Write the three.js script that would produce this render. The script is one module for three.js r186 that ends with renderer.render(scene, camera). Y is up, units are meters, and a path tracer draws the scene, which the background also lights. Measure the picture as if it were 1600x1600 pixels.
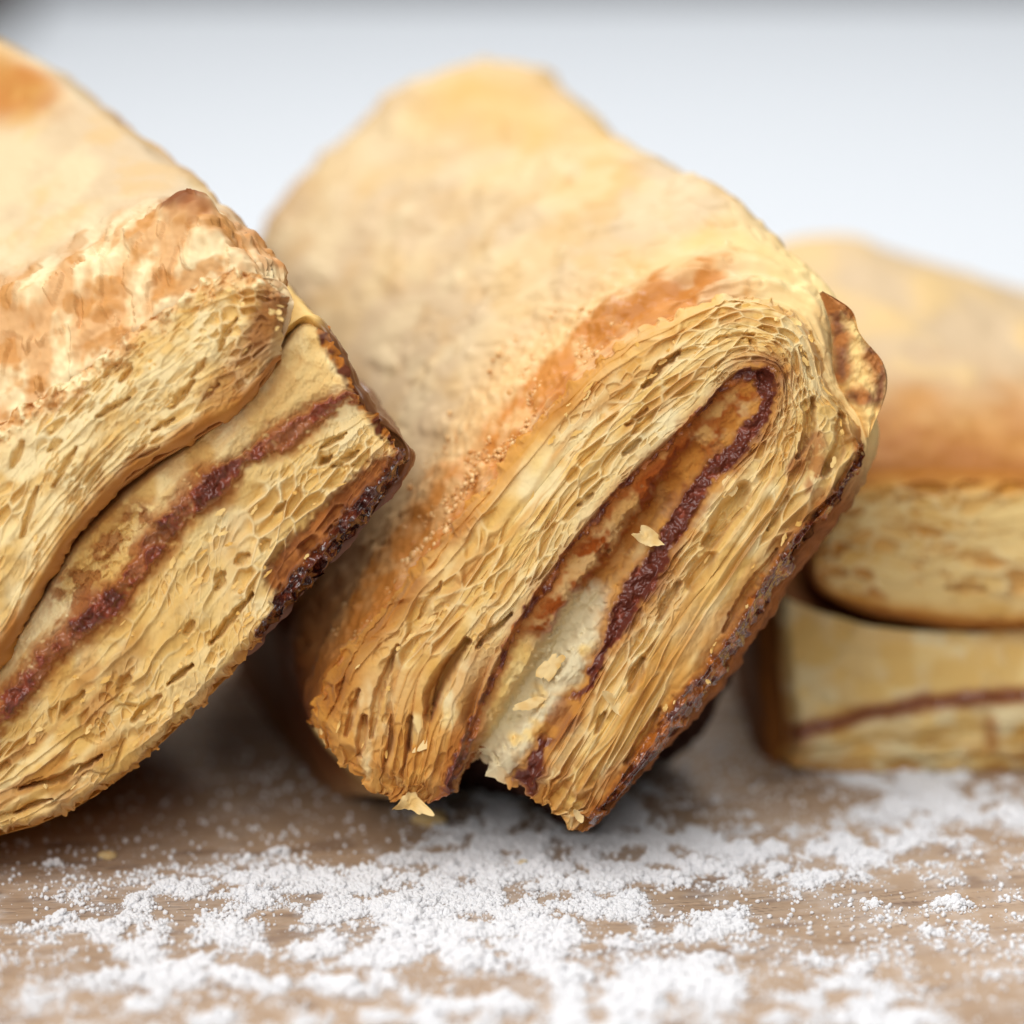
import * as THREE from 'three';
import { RoundedBoxGeometry } from 'three/addons/geometries/RoundedBoxGeometry.js';
import { RectAreaLightUniformsLib } from 'three/addons/lights/RectAreaLightUniformsLib.js';

// ---------------------------------------------------------------- camera, light, exposure
const FOV = 20, PITCH = 16 * Math.PI / 180, TAN = Math.tan(FOV * Math.PI / 360);
const scene = new THREE.Scene();
const camera = new THREE.PerspectiveCamera(FOV, 1, 0.02, 12);
camera.position.set(0, 0.1229, 0.2998);
camera.rotation.set(-PITCH, 0, 0);
camera.focus = 0.3025; camera.userData.fStop = 8;
camera.updateMatrixWorld(true);
scene.background = new THREE.Color(0.03, 0.03, 0.031);
const renderer = new THREE.WebGLRenderer({ antialias: true });
renderer.setSize(1024, 1024);
renderer.toneMapping = THREE.LinearToneMapping;
renderer.toneMappingExposure = 1.27;
renderer.shadowMap.enabled = true;
RectAreaLightUniformsLib.init();
function softbox(color, L, w, h, pos, target) {
  const l = new THREE.RectAreaLight(color, L, w, h);
  l.position.set(...pos); l.lookAt(...target); scene.add(l); return l;
}
softbox(new THREE.Color(1.0, 0.985, 0.96), 0.95, 0.55, 0.5, [-0.24, 0.62, -0.22], [0, 0.03, 0]);       // window behind and above, from the left
softbox(new THREE.Color(1.0, 0.98, 0.95), 3.15, 0.9, 0.7, [-0.22, 0.55, 0.44], [0, 0.03, 0]);          // soft room light from the front
softbox(new THREE.Color(0.95, 0.98, 1.0), 4.2, 1.2, 0.6, [0.1, 1.0, -0.75], [0, 0, -0.75]);           // added overhead fill to brighten the white table

// ---------------------------------------------------------------- small maths
const MM = 0.001;
const clamp = (x, a = 0, b = 1) => x < a ? a : x > b ? b : x;
const lerp = (a, b, t) => a + (b - a) * t;
const sstep = (a, b, x) => { const t = clamp((x - a) / (b - a)); return t * t * (3 - 2 * t); };
const mix3 = (a, b, t) => [a[0] + (b[0] - a[0]) * t, a[1] + (b[1] - a[1]) * t, a[2] + (b[2] - a[2]) * t];
let seed = 7;
const rnd = () => { seed = (seed + 0x6d2b79f5) | 0; let t = Math.imul(seed ^ (seed >>> 15), 1 | seed); t = (t + Math.imul(t ^ (t >>> 7), 61 | t)) ^ t; return ((t ^ (t >>> 14)) >>> 0) / 4294967296; };
const hash = (x, y, z) => { let h = Math.imul(x, 374761393) + Math.imul(y, 668265263) + Math.imul(z, 1274126177) | 0; h = Math.imul(h ^ (h >>> 13), 1274126177); h ^= h >>> 16; return (h >>> 0) / 4294967296; };
function vn(x, y, z = 0) {                       // value noise, 0..1
  const X = Math.floor(x), Y = Math.floor(y), Z = Math.floor(z);
  let u = x - X, v = y - Y, w = z - Z;
  u = u * u * (3 - 2 * u); v = v * v * (3 - 2 * v); w = w * w * (3 - 2 * w);
  const a = lerp(lerp(hash(X, Y, Z), hash(X + 1, Y, Z), u), lerp(hash(X, Y + 1, Z), hash(X + 1, Y + 1, Z), u), v);
  if (w === 0) return a;
  const b = lerp(lerp(hash(X, Y, Z + 1), hash(X + 1, Y, Z + 1), u), lerp(hash(X, Y + 1, Z + 1), hash(X + 1, Y + 1, Z + 1), u), v);
  return lerp(a, b, w);
}
function fbm(x, y, z = 0, o = 3) { let s = 0, a = 0.5, n = 0; for (let i = 0; i < o; i++) { s += a * vn(x, y, z); n += a; a *= 0.5; x = x * 2.03 + 17.3; y = y * 2.03 + 5.1; z = z * 2.03; } return s / n; }
function cells(x, y, seedZ) {                    // cellular noise: [F1, F2, id]
  const X = Math.floor(x), Y = Math.floor(y); let f1 = 9, f2 = 9, id = 0;
  for (let j = -1; j <= 1; j++) for (let i = -1; i <= 1; i++) {
    const cx = X + i, cy = Y + j, h1 = hash(cx, cy, seedZ), h2 = hash(cx, cy, seedZ + 71);
    const dx = cx + h1 - x, dy = cy + h2 - y, d = Math.sqrt(dx * dx + dy * dy);
    if (d < f1) { f2 = f1; f1 = d; id = hash(cx, cy, seedZ + 133); } else if (d < f2) f2 = d;
  }
  return [f1, f2, id];
}
function cr(a, b, c, d, t) { const t2 = t * t, t3 = t2 * t; return 0.5 * (2 * b + (c - a) * t + (2 * a - 5 * b + 4 * c - d) * t2 + (3 * b - a - 3 * c + d) * t3); }
function splineAt(pts, u) {                      // u in 0..n-1; points of any size
  const n = pts.length - 1, i = Math.min(n - 1, Math.max(0, Math.floor(u))), t = u - i, out = [];
  const a = pts[Math.max(0, i - 1)], b = pts[i], c = pts[i + 1], d = pts[Math.min(n, i + 2)];
  for (let k = 0; k < b.length; k++) out.push(cr(a[k], b[k], c[k], d[k], t));
  return out;
}
function along(poly, x, y) {                     // [distance, 0..1 along]
  let best = 1e9, where = 0;
  for (let i = 0; i < poly.length - 1; i++) {
    const ax = poly[i][0], ay = poly[i][1], dx = poly[i + 1][0] - ax, dy = poly[i + 1][1] - ay;
    const t = clamp(((x - ax) * dx + (y - ay) * dy) / (dx * dx + dy * dy));
    const ex = ax + dx * t - x, ey = ay + dy * t - y, d = ex * ex + ey * ey;
    if (d < best) { best = d; where = (i + t) / (poly.length - 1); }
  }
  return [Math.sqrt(best), where];
}

// ---------------------------------------------------------------- where drawn outlines stand
// An outline is drawn on a sheet of 1600 units; a section of a pastry is that outline stood up on its own plane in the scene.
const UNIT = 0.07;                               // one sheet unit is 0.07 mm at the cut faces
function plane(z, lean = 0, yaw = 0, y = 0) {
  const n = new THREE.Vector3(Math.sin(yaw), Math.sin(lean), Math.cos(yaw) * Math.cos(lean)).normalize();
  return { q: new THREE.Vector3(0, y, z * MM), n };
}
const F = new THREE.Vector3(0, -Math.sin(PITCH), -Math.cos(PITCH)), UPV = new THREE.Vector3(0, Math.cos(PITCH), -Math.sin(PITCH));
function stand(x, y, pl, back = 0) {             // sheet point -> scene point on the plane, moved back by so many mm
  const a = (x - 800) / 800 * TAN, b = (800 - y) / 800 * TAN;
  const d = [F.x + a, F.y + UPV.y * b, F.z + UPV.z * b], o = camera.position, n = pl.n;
  const q = [pl.q.x - n.x * back * MM, pl.q.y - n.y * back * MM, pl.q.z - n.z * back * MM];
  const t = (n.x * (q[0] - o.x) + n.y * (q[1] - o.y) + n.z * (q[2] - o.z)) / (n.x * d[0] + n.y * d[1] + n.z * d[2]);
  return [o.x + d[0] * t, o.y + d[1] * t, o.z + d[2] * t];
}

// ---------------------------------------------------------------- things and parts
const used = new Map();
function numbered(n) { const k = used.get(n) || 0; used.set(n, k + 1); return k ? n + '_' + String(k).padStart(3, '0') : n; }
function thing(name, label, category, pos, group) {
  const g = new THREE.Group(); g.name = numbered(name); g.position.set(...pos); scene.add(g);
  g.userData = { label, category }; if (group) g.userData.group = group; return g;
}
function part(name, geo, mat, parent, label) {
  const m = new THREE.Mesh(geo, mat); m.name = name; m.castShadow = m.receiveShadow = true; parent.add(m);
  if (label) m.userData.label = label; return m;
}
const M = {
  crumb: new THREE.MeshPhysicalMaterial({ name: 'crumb', vertexColors: true, roughness: 0.97, transmission: 0.22, thickness: 0, specularIntensity: 0.4, side: THREE.DoubleSide }),
  crust: new THREE.MeshPhysicalMaterial({ name: 'crust', vertexColors: true, roughness: 0.62, specularIntensity: 0.4, side: THREE.DoubleSide }),
  glaze: new THREE.MeshPhysicalMaterial({ name: 'glaze', vertexColors: true, roughness: 0.62, specularIntensity: 0.4, clearcoat: 0.25, clearcoatRoughness: 0.25, side: THREE.DoubleSide }),
  jam: new THREE.MeshPhysicalMaterial({ name: 'jam', vertexColors: true, roughness: 0.5, specularIntensity: 0.6, clearcoat: 0.5, clearcoatRoughness: 0.18, side: THREE.DoubleSide }),
  sugar: new THREE.MeshPhysicalMaterial({ name: 'melted_sugar', vertexColors: true, roughness: 0.28, specularIntensity: 0.9 }),
  wetJam: new THREE.MeshPhysicalMaterial({ name: 'wet_jam', vertexColors: true, roughness: 0.16, clearcoat: 1, clearcoatRoughness: 0.08, side: THREE.DoubleSide }),
};
const C = {
  pale: [.94, .79, .46], crumb: [.91, .65, .26], butter: [.94, .70, .30], amber: [.72, .41, .09], gold: [.80, .49, .13], orange: [.66, .30, .05], toast: [.46, .165, .024], burnt: [.12, .03, .01],
  jam: [.115, .022, .010], jamDark: [.045, .009, .006], stain: [.40, .12, .02], rose: [.24, .05, .022], top: [.74, .57, .335], grey: [.80, .70, .46],
};

// A surface built on an nS x nT grid: at(i, j) gives the resting point, then shade() moves it along its normal and colours it.
// shade returns { h (mm), c (rgb), p (which part) }; every part becomes a mesh of its own.
function surface(nS, nT, at, shade, origin, normalHint, outward) {
  const N = (nS + 1) * (nT + 1), P = new Float32Array(N * 3), Q = new Float32Array(N * 3), Cc = new Float32Array(N * 3), id = new Uint8Array(N), ex = [];
  for (let j = 0, k = 0; j <= nT; j++) for (let i = 0; i <= nS; i++, k++) {
    const r = at(i / nS, j / nT); P[k * 3] = r[0]; P[k * 3 + 1] = r[1]; P[k * 3 + 2] = r[2]; ex.push(r);
  }
  const nrm = [0, 0, 0];
  for (let j = 0, k = 0; j <= nT; j++) for (let i = 0; i <= nS; i++, k++) {
    if (normalHint) { nrm[0] = normalHint.x; nrm[1] = normalHint.y; nrm[2] = normalHint.z; }
    else {
      const a = (j * (nS + 1) + Math.max(0, i - 2)) * 3, b = (j * (nS + 1) + Math.min(nS, i + 2)) * 3, c = (Math.max(0, j - 2) * (nS + 1) + i) * 3, d = (Math.min(nT, j + 2) * (nS + 1) + i) * 3;
      const ux = P[b] - P[a], uy = P[b + 1] - P[a + 1], uz = P[b + 2] - P[a + 2], vx = P[d] - P[c], vy = P[d + 1] - P[c + 1], vz = P[d + 2] - P[c + 2];
      let x = uy * vz - uz * vy, y = uz * vx - ux * vz, z = ux * vy - uy * vx; const l = Math.hypot(x, y, z) || 1;
      nrm[0] = x / l * outward; nrm[1] = y / l * outward; nrm[2] = z / l * outward;
    }
    const r = ex[k], sh = shade(i / nS, j / nT, r, nrm);
    const fx = sh.push ? sh.push : null;
    for (let c = 0; c < 3; c++) { Q[k * 3 + c] = P[k * 3 + c] + nrm[c] * sh.h * MM + (fx ? fx[c] * MM : 0) - origin[c]; Cc[k * 3 + c] = Math.max(0.002, sh.c[c]); }
    id[k] = sh.p || 0;
  }
  const all = [], byPart = new Map();
  for (let j = 0; j < nT; j++) for (let i = 0; i < nS; i++) {
    const a = j * (nS + 1) + i, b = a + 1, c = a + nS + 1, d = c + 1, t = outward > 0 ? [a, b, c, b, d, c] : [a, c, b, b, c, d];
    all.push(...t); const p = id[a]; if (!byPart.has(p)) byPart.set(p, []); byPart.get(p).push(...t);
  }
  const g = new THREE.BufferGeometry(); g.setAttribute('position', new THREE.BufferAttribute(Q, 3)); g.setIndex(all); g.computeVertexNormals();
  const NN = g.attributes.normal.array, out = new Map();
  for (const [p, idx] of byPart) {
    const map = new Int32Array(N).fill(-1), pos = [], nor = [], col = [], ind = new Uint32Array(idx.length);
    let n = 0;
    for (let q = 0; q < idx.length; q++) {
      const v = idx[q];
      if (map[v] < 0) { map[v] = n++; for (let c = 0; c < 3; c++) { pos.push(Q[v * 3 + c]); nor.push(NN[v * 3 + c]); col.push(Cc[v * 3 + c]); } }
      ind[q] = map[v];
    }
    const h = new THREE.BufferGeometry();
    h.setAttribute('position', new THREE.BufferAttribute(new Float32Array(pos), 3)); h.setAttribute('normal', new THREE.BufferAttribute(new Float32Array(nor), 3));
    h.setAttribute('color', new THREE.BufferAttribute(new Float32Array(col), 3)); h.setIndex(new THREE.BufferAttribute(ind, 1));
    out.set(p, h);
  }
  return out;
}

// A cut face: curves drawn from the outside inwards, each with the same stations; s runs along the layers, t across them.
function faceGrid(curves, pl, back = 0) {
  const nK = curves[0].length - 1, nC = curves.length - 1;
  return (s, t) => {
    const u = s * nK, cs = curves.map((c) => splineAt(c, u)), v = splineAt(cs, t * nC);
    const w = stand(v[0], v[1], pl, back);
    return [w[0], w[1], w[2], v[0], v[1]];       // scene point, then the point on the drawn sheet
  };
}
// An extruded crust: closed sections, each drawn on its own plane further back.
function crustGrid(sections, pl, power = 1.7) {
  const K = sections[0].pts.length, n = sections.length - 1;
  const ctrl = sections.map((sec) => [...sec.pts, sec.pts[0]].map(([x, y]) => stand(x, y, pl, sec.back)));
  return (s, t) => {
    const tt = Math.pow(t, power), u = s * K, rows = ctrl.map((c) => {
      const i = Math.min(K - 1, Math.floor(u)), f = u - i, a = c[(i - 1 + K) % K], b = c[i], d = c[i + 1], e = c[(i + 2) % K === 0 ? 0 : (i + 2) % K];
      return [cr(a[0], b[0], d[0], e[0], f), cr(a[1], b[1], d[1], e[1], f), cr(a[2], b[2], d[2], e[2], f)];
    });
    const r = splineAt(rows, tt * n);
    return [r[0], r[1], r[2], u, tt * n];        // scene point, then station along the section and section number
  };
}

// Leaves of dough with the air between them. x runs along the layers in mm, l counts layers. Gives depth (mm, <= 0) and how open / how edge-like the spot is.
function leaves(x, l, k, gap = 1) {
  l += 1.2 * (fbm(x / 15, l * 0.13, k) - 0.5) + 0.34 * (vn(x / 3.4, l * 0.4, k + 3) - 0.5); l += 0.3 * Math.sin(l * 2.1 + k);
  const i = Math.floor(l), f = l - i, d = Math.abs(f - 0.5);
  const open = sstep(0.54, 0.86, vn(x / 6 + hash(i, k, 5) * 40, i * 3.7, k)), step = (hash(i, k, 9) - 0.5) * 0.55 + (vn(x / 8, i * 5.1, k + 8) - 0.5) * 0.6;
  const w = 0.08 + 0.32 * open, g = sstep(0.5 - w, 0.5 - w * 0.15, d);
  return { h: step + 0.26 * (1 - 4 * d * d) - g * (0.09 + 0.9 * open) * gap, hole: g * (0.3 + 0.7 * open), tone: clamp(0.62 * hash(i, k, 21) + 0.5 * vn(x / 8, i * 2.3, k + 30) - 0.06), i };
}
// Bubbles of crumb with thin walls, drawn out along the layers.
function bubbles(x, y, k, size, stretch) {
  x += 0.35 * size * (fbm(x / size * 1.3, y / size * 1.3, k, 2) - 0.5) * 2; y += 0.35 * size * (fbm(x / size * 1.1, y / size * 1.7, k + 4, 2) - 0.5) * 2;
  const [f1, f2, id] = cells(x / (size * stretch), y / size, k), w = f2 - f1;
  const wall = 1 - sstep(0.02, 0.3, w), deep = sstep(0.1, 0.55, w) * (0.25 + 0.75 * id);
  return { h: -deep, wall, hole: deep };
}
// The cut crumb: overlapping sheets with one thin proud edge each, and smooth hollows between thin walls. x along, y across, in mm.
function crumbAt(x, y, k, sheets = 1, hollows = 1) {
  const wx = x + 1.5 * (fbm(x / 5, y / 3, k + 2, 2) - 0.5) * 2, wy = y + 0.7 * (fbm(x / 9, y / 4, k + 3, 2) - 0.5) * 2 + 0.16 * (vn(x / 1.8, y / 1.1, k + 4) - 0.5) * 2;
  let l = wy / 1.15; l += 0.3 * Math.sin(l * 2.3 + k);
  const i = Math.floor(l), f = l - i, A = (0.07 + 0.42 * vn(wx / 6, i * 3.7, k + 5)) * sheets * (0.35 + 0.8 * sstep(0.34, 0.62, fbm(x / 12, y / 5, k + 9, 2)));
  const rise = f < 0.76 ? f / 0.76 : sstep(1, 0.76, f), edge = Math.exp(-(((f - 0.76) / 0.12) ** 2)) * vn(wx / 3, i * 2.9, k + 6);
  let h = A * (rise * rise * 0.7 + 0.3 * rise);
  const z1 = sstep(0.38, 0.6, fbm(x / 9, y / 3.5, k + 7, 2)) * hollows, z2 = sstep(0.4, 0.62, fbm(x / 6 + 9, y / 3, k + 8, 2)) * hollows;
  const [a1, b1, i1] = cells(wx / 3.4, wy / 1.0, k + 11), w1 = b1 - a1, p1 = sstep(0.05, 0.46, w1) * z1 * sstep(0.25, 0.75, i1);
  const [a2, b2, i2] = cells(wx / 1.35, wy / 0.52, k + 12), w2 = b2 - a2, p2 = sstep(0.06, 0.45, w2) * z2 * sstep(0.35, 0.8, i2);
  h -= 0.9 * p1 + 0.32 * p2 * (1 - 0.6 * p1);
  const wall = Math.max((1 - sstep(0.02, 0.16, w1)) * z1, 0.6 * (1 - sstep(0.02, 0.18, w2)) * z2);
  return { h: h + 0.1 * wall, wall, edge: edge * sheets, hole: clamp(p1 * 0.9 + p2 * 0.45), tone: clamp(0.55 * hash(i, k, 21) + 0.55 * vn(wx / 8, i * 2.3, k + 30) - 0.05) };
}
// where the board lies on the drawn sheet, for a section that stands at scene depth z (mm)
const floorY = (z) => 800 + 800 * Math.tan(Math.atan2(0.1229, 0.2998 - z * 0.001) - PITCH) / TAN;
const slitDepth = (slits, x, y) => { let d = 0; for (const [pts, w, dep] of slits) { const [r, a] = along(pts, x, y); const ww = w * (0.35 + 0.65 * Math.sin(Math.PI * clamp(a, .08, .92))); if (r < ww * 1.5) d = Math.max(d, dep * (1 - sstep(0.25, 1.3, r / ww))); } return d; };

// melted sugar crystals sitting on a crust: spots(s, t) -> chance; grid gives the surface
function crystals(grid, count, chance, origin, parent, size, lift) {
  const tmpl = new THREE.IcosahedronGeometry(1, 1), tp = tmpl.attributes.position, pos = [], nor = [], col = [], v = new THREE.Vector3(), q = new THREE.Quaternion(), e = new THREE.Euler(), n = new THREE.Vector3(), a = new THREE.Vector3(), b = new THREE.Vector3();
  for (let m = 0, tries = 0; m < count && tries < count * 60; tries++) {
    const s = rnd(), t = rnd(), r = grid(s, t); if (rnd() > chance(r[3], r[4], r)) continue; m++;
    const r1 = grid(Math.min(.999, s + .004), t), r2 = grid(s, Math.min(.999, t + .004)); a.set(r1[0] - r[0], r1[1] - r[1], r1[2] - r[2]); b.set(r2[0] - r[0], r2[1] - r[1], r2[2] - r[2]); n.crossVectors(a, b).normalize();
    const sz = size * (0.35 + rnd() * rnd() * rnd() * 2.6) * MM; e.set(rnd() * 6, rnd() * 6, rnd() * 6); q.setFromEuler(e);
    const sx = .7 + .6 * rnd(), sy = .6 + .5 * rnd(), tone = mix3([.80, .52, .23], [.56, .24, .05], rnd()), up = (lift + 0.2 * rnd()) * MM;
    for (let i = 0; i < tp.count; i++) { v.set(tp.getX(i) * sx, tp.getY(i) * sy, tp.getZ(i)); v.applyQuaternion(q); const l = v.length() || 1; nor.push(v.x / l, v.y / l, v.z / l); v.multiplyScalar(sz); pos.push(r[0] + n.x * up + v.x - origin[0], r[1] + n.y * up + v.y - origin[1], r[2] + n.z * up + v.z - origin[2]); col.push(...tone); }
  }
  const g = new THREE.BufferGeometry(); g.setAttribute('position', new THREE.Float32BufferAttribute(pos, 3)); g.setAttribute('normal', new THREE.Float32BufferAttribute(nor, 3)); g.setAttribute('color', new THREE.Float32BufferAttribute(col, 3));
  const m = part('sugar_crystals', g, M.sugar, parent); m.userData.kind = 'stuff'; return m;
}
// ================================================================ the setting
{
  // white table behind, dark room edge beyond it
  const table = new THREE.Mesh(new RoundedBoxGeometry(3.2, 0.03, 1.74, 3, 0.006), new THREE.MeshStandardMaterial({ name: 'white_table_paint', color: new THREE.Color(.78, .80, .83), roughness: 0.6 }));
  table.name = 'white_table'; table.position.set(0, -0.037, -0.275); table.userData.kind = 'structure'; table.receiveShadow = true; scene.add(table);
  const wall = new THREE.Mesh(new THREE.BoxGeometry(5, 2.4, 0.1), new THREE.MeshStandardMaterial({ name: 'dark_wall', color: new THREE.Color(.12, .095, .095), roughness: 0.9 }));
  wall.name = 'wall'; wall.position.set(0, 0.2, -2.2); wall.userData.kind = 'structure'; wall.receiveShadow = true; scene.add(wall);
}
{
  // something dark and out of focus stands at the back of the table
  const box = new THREE.Mesh(new RoundedBoxGeometry(0.34, 0.22, 0.2, 4, 0.02), new THREE.MeshStandardMaterial({ name: 'dark_brown_wood', color: new THREE.Color(.05, .035, .028), roughness: 0.6 }));
  box.name = 'dark_box'; box.position.set(-0.385, 0.088, -0.98); box.rotation.y = 0.2; box.castShadow = box.receiveShadow = true; scene.add(box);
  box.userData = { label: 'dark brown blurred object far back on the white table at the top left corner', category: 'box' };
}
function flourDensity(x, z) {                    // x, z in mm on the board
  const centre = Math.exp(-((x + 6) ** 2 / (30 ** 2) + (z - 24) ** 2 / (26 ** 2)));
  const right = 0.6 * Math.exp(-((x - 26) ** 2 / (18 ** 2) + (z - 8) ** 2 / (16 ** 2)));
  const far = 0.55 * Math.exp(-((x - 5) ** 2 / (48 ** 2) + (z + 8) ** 2 / (22 ** 2)));
  const n = fbm(x / 9, z / 9, 2, 4), m = fbm(x / 2.6 + 9, z / 2.6, 5, 3);
  const fore = 0.14 * sstep(14, 44, z) * (1 - 0.5 * sstep(20, 50, -x));
  const bare = 1 - 0.95 * sstep(14, 4, z + 0.10 * (x + 30)) * sstep(-2, -12, x) - 0.9 * sstep(4, -4, z) * sstep(13, 18, x) * (1 - sstep(34, 42, x));
  const base = (0.13 + 0.95 * Math.max(centre, right, far, fore)) * clamp(bare);
  return clamp(base * (0.25 + 1.5 * sstep(0.3, 0.68, n)) * (0.16 + 1.6 * sstep(0.36, 0.66, m)));
}
{
  const W = 2048, H = 1024, X0 = -150, X1 = 150, Z0 = -110, Z1 = 110;
  const col = new Uint8Array(W * H * 4), bump = new Uint8Array(W * H * 4);
  const enc = (v) => Math.round(255 * Math.pow(clamp(v), 1 / 2.2));
  for (let j = 0; j < H; j++) for (let i = 0; i < W; i++) {
    const x = lerp(X0, X1, i / W), z = lerp(Z1, Z0, j / H), k = (j * W + i) * 4;
    const zz = z + x * 0.16 + 5 * (fbm(x / 60, z / 22, 3, 2) - 0.5) * 2 + 0.8 * fbm(x / 14, z / 3, 8, 2);
    const grain = fbm(x / 45, zz / 1.4, 1, 4), fine = fbm(x / 9, zz / 0.28, 4, 3), broad = fbm(x / 80, zz / 9, 7, 3), pore = sstep(0.66, 0.8, fbm(x / 5, zz / 0.22, 11, 2));
    let c = mix3([.30, .185, .105], [.52, .37, .245], clamp(0.15 + 0.9 * (0.55 * grain + 0.25 * fine + 0.45 * broad - 0.25)));
    c = mix3(c, [.17, .09, .05], 0.55 * pore);
    c = mix3(c, [.16, .09, .055], 0.6 * sstep(0.62, 0.78, fbm(x / 7, zz / 2.2, 21, 3)));
    const dust = clamp(0.85 * Math.pow(flourDensity(x, z), 0.8) * (0.25 + 1.1 * fbm(x / 0.5, z / 0.5, 17, 2)));
    c = mix3(c, [.80, .80, .81], dust);
    for (let q = 0; q < 3; q++) col[k + q] = enc(c[q]); col[k + 3] = 255;
    const b = 0.45 + 0.3 * (fine - 0.5) + 0.3 * (grain - 0.5) - 0.3 * pore + 0.25 * dust; bump[k] = bump[k + 1] = bump[k + 2] = 255 * clamp(b); bump[k + 3] = 255;
  }
  const tex = (d, srgb) => { const t = new THREE.DataTexture(d, W, H); t.magFilter = t.minFilter = THREE.LinearFilter; if (srgb) t.colorSpace = THREE.SRGBColorSpace; t.needsUpdate = true; return t; };
  const geo = new RoundedBoxGeometry(0.6, 0.022, 0.36, 3, 0.004), p = geo.attributes.position, uv = geo.attributes.uv;
  for (let i = 0; i < p.count; i++) uv.setXY(i, (p.getX(i) * 1000 - X0) / (X1 - X0), (Z1 - (p.getZ(i) * 1000 + 20)) / (Z1 - Z0));
  const mat = new THREE.MeshStandardMaterial({ name: 'dusted_wood', map: tex(col, true), bumpMap: tex(bump), bumpScale: 0.0004, roughness: 0.72 });
  mat.map.wrapS = mat.map.wrapT = mat.bumpMap.wrapS = mat.bumpMap.wrapT = THREE.MirroredRepeatWrapping;
  const board = new THREE.Mesh(geo, mat);
  board.name = 'wooden_board'; board.position.set(0, -0.011, 0.02); board.receiveShadow = board.castShadow = true; scene.add(board);
  board.userData = { label: 'light brown wooden board dusted with white powdered sugar under the pastries', category: 'board' };
}
{
  // the powdered sugar itself: fine grains, and soft lumps of it
  const g = new THREE.IcosahedronGeometry(1, 1), p = g.attributes.position;
  for (let i = 0; i < p.count; i++) { const x = p.getX(i), y = p.getY(i), z = p.getZ(i), r = 0.72 + 0.5 * fbm(x * 1.7 + 9, y * 1.7 + 4, z * 1.7 + 2, 2); p.setXYZ(i, x * r, y * r, z * r); }
  g.computeVertexNormals();
  const list = [], lumps = [];
  const grain = (x, y, z, r) => list.push([x, y, z, r]), lump = (x, y, z, r) => lumps.push([x, y, z, r]);
  for (let n = 0; n < 700000 && list.length < 190000; n++) {
    const z = lerp(-50, 80, rnd()), x = lerp(-1, 1, rnd()) * 66, d = flourDensity(x, z);
    if (rnd() > d * d * 0.85 + 0.08 * d + 0.012) continue;
    const r = 0.04 + 0.25 * Math.pow(rnd(), 2.6) + 0.02 * d; grain(x, r * 0.6 + rnd() * 0.15 * d, z, r);
  }
  const heap = (x, z, R) => {
    const n = Math.max(1, Math.round(9 * R * R));
    for (let i = 0; i < n; i++) { const a = rnd() * 6.283, q = Math.sqrt(rnd()), r = lerp(.28, .62, rnd()) * Math.pow(R, .6) * (1 - .35 * q); lump(x + Math.cos(a) * q * R, r * .35 + .42 * R * (1 - q * q) * rnd(), z + Math.sin(a) * q * R, r); }
    for (let i = 0; i < 70 * R * R; i++) { const a = rnd() * 6.283, q = Math.pow(rnd(), .6) * 1.7 * R, r = 0.04 + .1 * rnd() * rnd(); grain(x + Math.cos(a) * q, r * .7 + .3 * R * Math.max(0, 1 - (q / R) ** 2) * rnd(), z + Math.sin(a) * q, r); }
  };
  for (let n = 0, made = 0; n < 90000 && made < 1900; n++) {
    const z = lerp(-35, 75, rnd()), x = lerp(-1, 1, rnd()) * 62, d = flourDensity(x, z);
    if (rnd() > d * d * d + .004) continue;
    heap(x, z, 0.26 + 1.0 * Math.pow(rnd(), 2.4)); made++;
  }
  for (const [x, z, R] of [[-27, 18, 1.9], [-28.5, 27, 1.2], [-12, 21, 2.0], [-4, 34, 2.2], [-10, 26, 1.8], [5, 37, 2.0], [-16, 40, 1.8], [-27, 38, 1.6], [11, 30, 1.3], [20, 10, 1.8], [26, 7, 1.7], [17, 14, 1.4], [46, 20, 1.4], [30, 34, 1.3], [20, 38, 1.1], [43, 27, 1.1], [-20, 14, 1.4], [-2, 13, 1.7], [7, 15, 1.4], [-39, 20, 1.2], [56, -4, 1.9], [37, 13, 1.1], [-1, 44, 1.9], [-36, 44, 1.2], [12, 44, 1.2]]) { heap(x, z, R); heap(x + R * 0.9, z + R * 0.4, R * 0.7); heap(x - R * 0.8, z - R * 0.3, R * 0.6); }
  const white = new THREE.MeshStandardMaterial({ name: 'powdered_sugar', color: new THREE.Color(.77, .77, .79), roughness: 0.95 }), o = new THREE.Object3D();
  const soft = new THREE.IcosahedronGeometry(1, 9), sp = soft.attributes.position;
  for (let i = 0; i < sp.count; i++) { const x = sp.getX(i), y = sp.getY(i), z = sp.getZ(i), r = 0.62 + 0.5 * fbm(x * 1.3 + 9, y * 1.3 + 4, z * 1.3 + 2, 2) + 0.34 * (fbm(x * 4 + 3, y * 4, z * 4, 3) - .5); sp.setXYZ(i, x * r, y * r, z * r); }
  soft.computeVertexNormals();
  for (const [geo, items, name, label] of [[g, list, 'powdered_sugar', 'fine white powdered sugar grains scattered over the wooden board in front of the pastries'], [soft, lumps, 'sugar_clumps', 'soft white clumps of powdered sugar lying thickest in the middle of the board']]) {
    const im = new THREE.InstancedMesh(geo, white, items.length);
    items.forEach(([x, y, z, r], i) => { o.position.set(x * MM, y * MM, z * MM); o.rotation.set(rnd() * 6, rnd() * 6, rnd() * 6); o.scale.set(r * MM * (0.8 + 0.5 * rnd()), r * MM * (0.7 + 0.4 * rnd()), r * MM * (0.8 + 0.5 * rnd())); o.updateMatrix(); im.setMatrixAt(i, o.matrix); });
    im.name = name; im.castShadow = im.receiveShadow = true; scene.add(im); im.userData = { kind: 'stuff', label, category: 'powdered sugar' };
  }
}

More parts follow.
